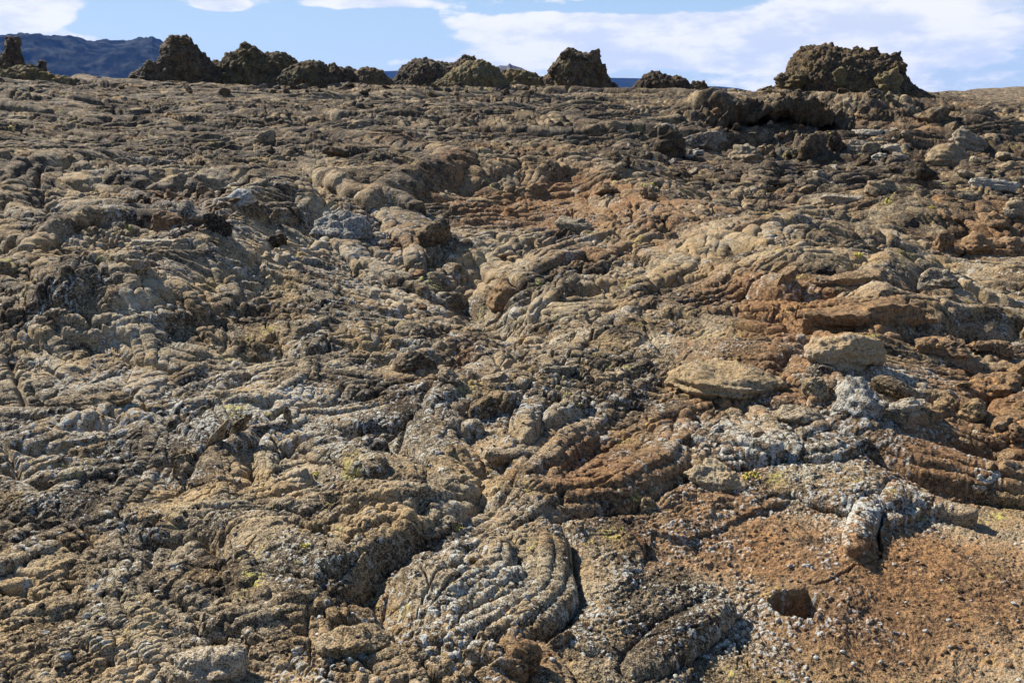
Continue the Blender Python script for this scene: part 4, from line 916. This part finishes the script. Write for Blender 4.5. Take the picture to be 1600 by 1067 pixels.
HO = [
 ([(600, 138), (630, 126), (665, 112), (720, 110), (770, 111), (820, 117), (850, 123), (872, 138)], 61, 1.5, 'spatter', 'long low ridge of spatter behind the sagging rim hornito'),
 ([(170, 137), (205, 122), (250, 108), (300, 97), (345, 94), (420, 97), (470, 104), (560, 110), (600, 120), (625, 137)], 61, 1.6, 'spatter', 'long low ridge of spatter joining the hornitos left of centre'),
 ([(-70, 118), (-30, 100), (0, 88), (7, 80), (11, 59), (20, 57), (30, 62), (35, 80), (38, 98), (42, 112)], 57, 1.0, 'spatter', 'dark chimney like hornito at the left edge of the skyline'),
 ([(40, 118), (46, 98), (56, 101), (64, 95), (70, 98), (73, 118)], 57.5, .4, 'spatter', 'two tiny dark spatter knobs just beside the leftmost chimney'),
 ([(-90, 122), (-30, 112), (0, 108), (30, 103), (60, 107), (85, 117), (115, 130)], 54, 1.5, 'moss', 'low green tinged lava mound under the leftmost chimney'),
 ([(188, 134), (205, 118), (222, 106), (243, 97), (249, 88), (252, 72), (264, 60), (280, 57), (299, 58), (302, 71), (312, 79), (322, 84), (332, 94), (345, 134)], 58, 1.7, 'spatter', 'tall dark hornito with a rounded chimney head beside the blue hill'),
 ([(312, 134), (330, 100), (345, 91), (352, 84), (368, 82), (374, 73), (390, 70), (406, 79), (428, 84), (444, 83), (460, 92), (470, 100), (478, 134)], 59, 2.0, 'moss', 'broad olive brown hornito with a small knob on its crest'),
 ([(405, 134), (430, 118), (450, 108), (466, 98), (482, 94), (500, 95), (511, 102), (516, 112), (520, 134)], 57, 1.5, 'moss', 'yellowish sloping hornito in front of the broad olive one'),
 ([(508, 134), (514, 100), (521, 97), (528, 105), (540, 107), (550, 108), (558, 134)], 58, .9, 'spatter', 'small dark jagged hornito with a pointed left corner'),
 ([(544, 134), (553, 112), (566, 106), (585, 105), (598, 111), (606, 120), (612, 134)], 58, 1.0, 'spatter', 'small rounded hornito right of the jagged one'),
 ([(608, 134), (618, 120), (626, 107), (638, 97), (652, 91), (666, 91), (680, 96), (694, 99), (708, 98), (717, 97), (721, 89), (733, 86), (743, 89), (746, 100), (752, 134)], 59, 2.0, 'spatter', 'wide reddish hornito with a sagging rim and raised right corner'),
 ([(676, 137), (695, 118), (712, 106), (730, 97), (748, 94), (764, 98), (777, 107), (788, 120), (794, 137)], 57, 1.7, 'moss', 'yellow green hornito mound before the sagging rim'),
 ([(775, 137), (786, 115), (800, 110), (818, 110), (836, 114), (848, 122), (862, 137)], 58, 1.1, 'moss', 'low olive spatter mound between two larger hornitos'),
 ([(836, 138), (846, 122), (858, 114), (862, 103), (870, 92), (878, 83), (888, 77), (900, 79), (912, 82), (926, 82), (936, 90), (944, 100), (949, 114), (955, 138)], 58, 2.0, 'spatter', 'lumpy rounded hornito standing alone right of centre'),
 ([(990, 141), (998, 126), (1006, 116), (1020, 110), (1032, 115), (1048, 118), (1066, 119), (1076, 126), (1084, 141)], 58, 1.2, 'spatter', 'low hornito between the lumpy one and the large right one'),
 ([(1076, 142), (1083, 127), (1091, 124), (1100, 127), (1108, 142)], 58, .5, 'spatter', 'tiny spatter lump at the foot of the low hornito'),
 ([(1200, 145), (1208, 134), (1222, 119), (1230, 113), (1231, 98), (1240, 87), (1250, 78), (1264, 72), (1282, 69), (1300, 71), (1312, 77), (1334, 80), (1352, 80), (1374, 84), (1384, 84), (1400, 86), (1409, 98), (1414, 114), (1424, 130), (1432, 145)], 57, 3.0, 'spatter', 'largest craggy brown hornito at the right of the skyline'),
]
hs = []
for i, (sil, dist, dep, mat, lab) in enumerate(HO):
    wpx = max(p[0] for p in sil)-min(p[0] for p in sil)
    hs.append(loft('hornito', sil, dist, dep, MT[mat], lab, 'hornito', nx=int(90+wpx*1.3), ny=int(50+wpx*.5), knob=.12+.0008*wpx, kscale=.4+.0014*wpx, seed=i+1, group=G_))
def knobs(root, dist, lst, mat):
    bpy.context.view_layer.update()
    for px, py, w in lst:
        q_ = raydir(px, py); t = dist/math.hypot(q_[0], q_[1]); a = w/2*t/FPX
        _seed[0] += 1; me = rock_mesh('spatter_knob', _seed[0], (a, a, a*1.05), 7, 10, .2, 5, knob=.35, mat=MT[mat])
        o = bpy.data.objects.new('spatter_knob', me); COL.objects.link(o); o.parent = root
        o.location = root.matrix_world.inverted() @ Vector((q_[0]*t, q_[1]*t, HC+q_[2]*t))
knobs(hs[16], 56.5, [(1340, 79, 16), (1366, 84, 20), (1396, 93, 30), (1281, 88, 34), (1289, 104, 30), (1250, 110, 34)], 'spatter')
knobs(hs[16], 54.6, [(1310, 132, 40), (1385, 134, 44), (1245, 130, 34)], 'moss')
knobs(hs[16], 55.2, [(1400, 112, 32), (1270, 120, 26), (1345, 118, 26), (1225, 126, 26)], 'spatter')
knobs(hs[5], 57.5, [(270, 70, 26), (288, 68, 26), (240, 108, 30), (262, 96, 30)], 'spatter')
knobs(hs[6], 58.5, [(386, 79, 24), (400, 84, 18)], 'spatter')
knobs(hs[10], 58.5, [(727, 92, 12), (738, 93, 12)], 'spatter')
knobs(hs[13], 57, [(885, 88, 26), (925, 92, 26), (905, 100, 30), (938, 110, 24), (868, 108, 24)], 'spatter')

scatter((190, 860, 134, 150), 60, ['spatter', 'moss', 'spatter', 'brown'], 'spatter_block', 'small dark spatter block at the foot of the hornitos', 'block', 'blocks at the feet of the hornitos', 7, 20, 21)
scatter((1190, 1440, 140, 156), 36, ['spatter', 'spatter', 'moss', 'brown'], 'spatter_block', 'small dark spatter block at the foot of the largest hornito', 'block', 'blocks at the foot of the largest hornito', 8, 24, 22)
# ------------------------------------------------------------------ dark arch of the collapsed tumulus
def arch():
    lip = [(1102, 214), (1116, 192), (1140, 174), (1168, 162), (1190, 155), (1215, 160), (1245, 156), (1275, 166), (1300, 172), (1325, 190), (1342, 212)]
    (bx, by, bz), d = hit(1215, 222); dist = math.hypot(bx, by)+.5
    root = bpy.data.objects.new('lava_arch', None); COL.objects.link(root)
    az0 = math.atan2(bx, by); root.location = (math.sin(az0)*dist, math.cos(az0)*dist, bz); root.rotation_euler = (0, 0, -az0)
    tag(root, 'dark hollow arch of collapsed lava crust above the rubble', 'arch')
    A = []
    for a, b in lip:
        q_ = raydir(a, b); A.append(((math.atan2(q_[0], q_[1])-az0)*dist, HC+q_[2]/math.hypot(q_[0], q_[1])*dist-bz))
    A = np.array(A); s = np.r_[0, np.cumsum(np.hypot(*np.diff(A, axis=0).T))]; u = np.linspace(0, s[-1], 150)
    xx = np.interp(u, s, A[:, 0]); zz = np.interp(u, s, A[:, 1])
    for name, inset, back, y0, seed, tk in (('roof_crust', 0.0, 2.8, 0, 1, .30), ('inner_ledge', .34, 2.2, .5, 2, .2)):
        v = np.linspace(0, 1, 50); ring = []
        prof = [(y0+back*t, (1-t**2.2)) for t in v]
        prof_in = [(y0+back*t*.96+.02, (1-t**2.2)*1.0) for t in v[::-1]]
        xs_ = xx*(1-inset*.45); zs_ = zz*(1-inset)-.02
        rows = [(xs_*(1-.15*(y-y0)/back), np.full_like(xs_, y), zs_*k-.25*(1-k)) for y, k in prof]
        rows += [(xs_*(1-.15*(y-y0)/back)*.95, np.full_like(xs_, y), (zs_-tk)*k-.3*(1-k)-.02) for y, k in prof_in]
        p = np.stack([np.stack(r_, -1) for r_ in rows], 0); p = np.concatenate([p, p[:1]], 0)
        sh = p.shape; q_ = p.reshape(-1, 3)
        dz = .34*fbm3(q_, .7, 6, seed, .62)+.07*np.tanh(3*perlin3((q_*np.array([1, 1, 6.])).astype(F32), seed+5)); f1, r1 = worley3(q_/.35, seed+3)
        q_ = q_+np.stack([.35*dz, -.8*dz-.10*(.5-f1), dz+.12*(.5-f1)], 1)
        i_ = np.arange(len(q_), dtype=np.int32).reshape(sh[:2])
        f = np.stack([i_[:-1, :-1], i_[:-1, 1:], i_[1:, 1:], i_[1:, :-1]], -1).reshape(-1, 4)
        new_mesh_obj(name, q_, f, mat=MT['dark'], parent=root)
arch()

# ------------------------------------------------------------------ far hills and the air in front of them
def hill_mat(name, c1, c2, sc):
    m = bpy.data.materials.new(name); m.use_nodes = True; nt = m.node_tree; nt.nodes.clear()
    geo = nd(nt, 'ShaderNodeNewGeometry'); n = nd(nt, 'ShaderNodeTexNoise', i_Scale=sc, i_Detail=8.0, i_Roughness=.65); lk(nt, geo.outputs['Position'], n.inputs['Vector'])
    c = mixc(nt, smst(nt, n.outputs['Fac'], .4, .66), c1, c2)
    b = nd(nt, 'ShaderNodeBsdfDiffuse'); lk(nt, c, b.inputs['Color'])
    o = nd(nt, 'ShaderNodeOutputMaterial'); lk(nt, b.outputs[0], o.inputs[0]); return m
def hill(name, sil, dist, depth, mat, label, rough):
    pts = []
    for a, b in sil:
        q_ = raydir(a, b); pts.append((math.atan2(q_[0], q_[1]), HC+q_[2]/math.hypot(q_[0], q_[1])*dist))
    pts = np.array(pts); nx, ny = 420, 90
    a_ = np.linspace(pts[0, 0], pts[-1, 0], nx); zt = np.interp(a_, pts[:, 0], pts[:, 1]); zb = -34.0
    t = np.linspace(0, 1, ny)
    rr_ = dist-depth*(1-t)[None]*1.0+np.zeros((nx, 1)); prof = sstep(0, 1, t)**.8
    back = np.linspace(0, 1, 12)[1:]
    rr_ = np.concatenate([rr_, dist+depth*back[None]+np.zeros((nx, 1))], 1); prof = np.r_[prof, 1-back**2]
    x = rr_*np.sin(a_)[:, None]; y = rr_*np.cos(a_)[:, None]; z = zb+(zt-zb)[:, None]*prof[None]
    z = z+rough*(fbm_s(x, y, depth*.30, 6))*np.minimum(1, prof[None]*1.5)*.5
    p = np.stack([x, y, z], -1).reshape(-1, 3); i_ = np.arange(nx*z.shape[1], dtype=np.int32).reshape(z.shape)
    f = np.stack([i_[:-1, :-1], i_[1:, :-1], i_[1:, 1:], i_[:-1, 1:]], -1).reshape(-1, 4)
    return tag(new_mesh_obj(name, p, f, mat=mat), label, kind='structure')
def fbm_s(x, y, s, n):
    o = 0; a = 1
    for k in range(n): o = o+a*(1-2*np.abs(perlin(x/s*2**k+3.3*k, y/s*2**k, 200+k))); a *= .55
    return o
hill('hill', [(-260, 90), (-120, 62), (-40, 60), (35, 63), (58, 65), (100, 70), (148, 74), (200, 73), (236, 71), (255, 80), (290, 100), (340, 128), (380, 140)], 1500, 420,
     hill_mat('far_hill', (.012, .015, .017), (.046, .048, .044), .035), 'long dark blue flat topped hill behind the left hornitos', 15)
hill('hill', [(500, 140), (560, 118), (600, 113), (626, 112), (700, 117), (850, 121), (945, 123), (1000, 124), (1050, 130), (1100, 136), (1130, 137), (1155, 140), (1180, 146)], 2600, 500,
     hill_mat('farther_hill', (.010, .014, .020), (.018, .022, .026), .015), 'low dark blue ridge seen between the hornitos', 3)
hill('hill', [(700, 140), (745, 120), (768, 107), (782, 103), (792, 104), (796, 100), (800, 103), (815, 107), (830, 115), (870, 140)], 1100, 200,
     hill_mat('grey_hill', (.06, .06, .065), (.12, .11, .10), .05), 'small grey blue cone peeping over the olive spatter mound', 1.2)
def haze():
    bm = bmesh.new(); bmesh.ops.create_cube(bm, size=1)
    me = bpy.data.meshes.new('haze'); bm.to_mesh(me); bm.free(); o = bpy.data.objects.new('haze', me); COL.objects.link(o)
    o.scale = (6600, 6600, 150); o.location = (0, 0, 150/2-36)
    m = bpy.data.materials.new('haze'); m.use_nodes = True; nt = m.node_tree; nt.nodes.clear()
    v = nd(nt, 'ShaderNodeVolumePrincipled'); v.inputs['Color'].default_value = (.10, .32, 1.0, 1); v.inputs['Density'].default_value = .00006; v.inputs['Anisotropy'].default_value = .2
    out = nd(nt, 'ShaderNodeOutputMaterial'); lk(nt, v.outputs[0], out.inputs['Volume']); me.materials.append(m)
    tag(o, 'thin blue air in front of the far hills', kind='stuff')
haze()
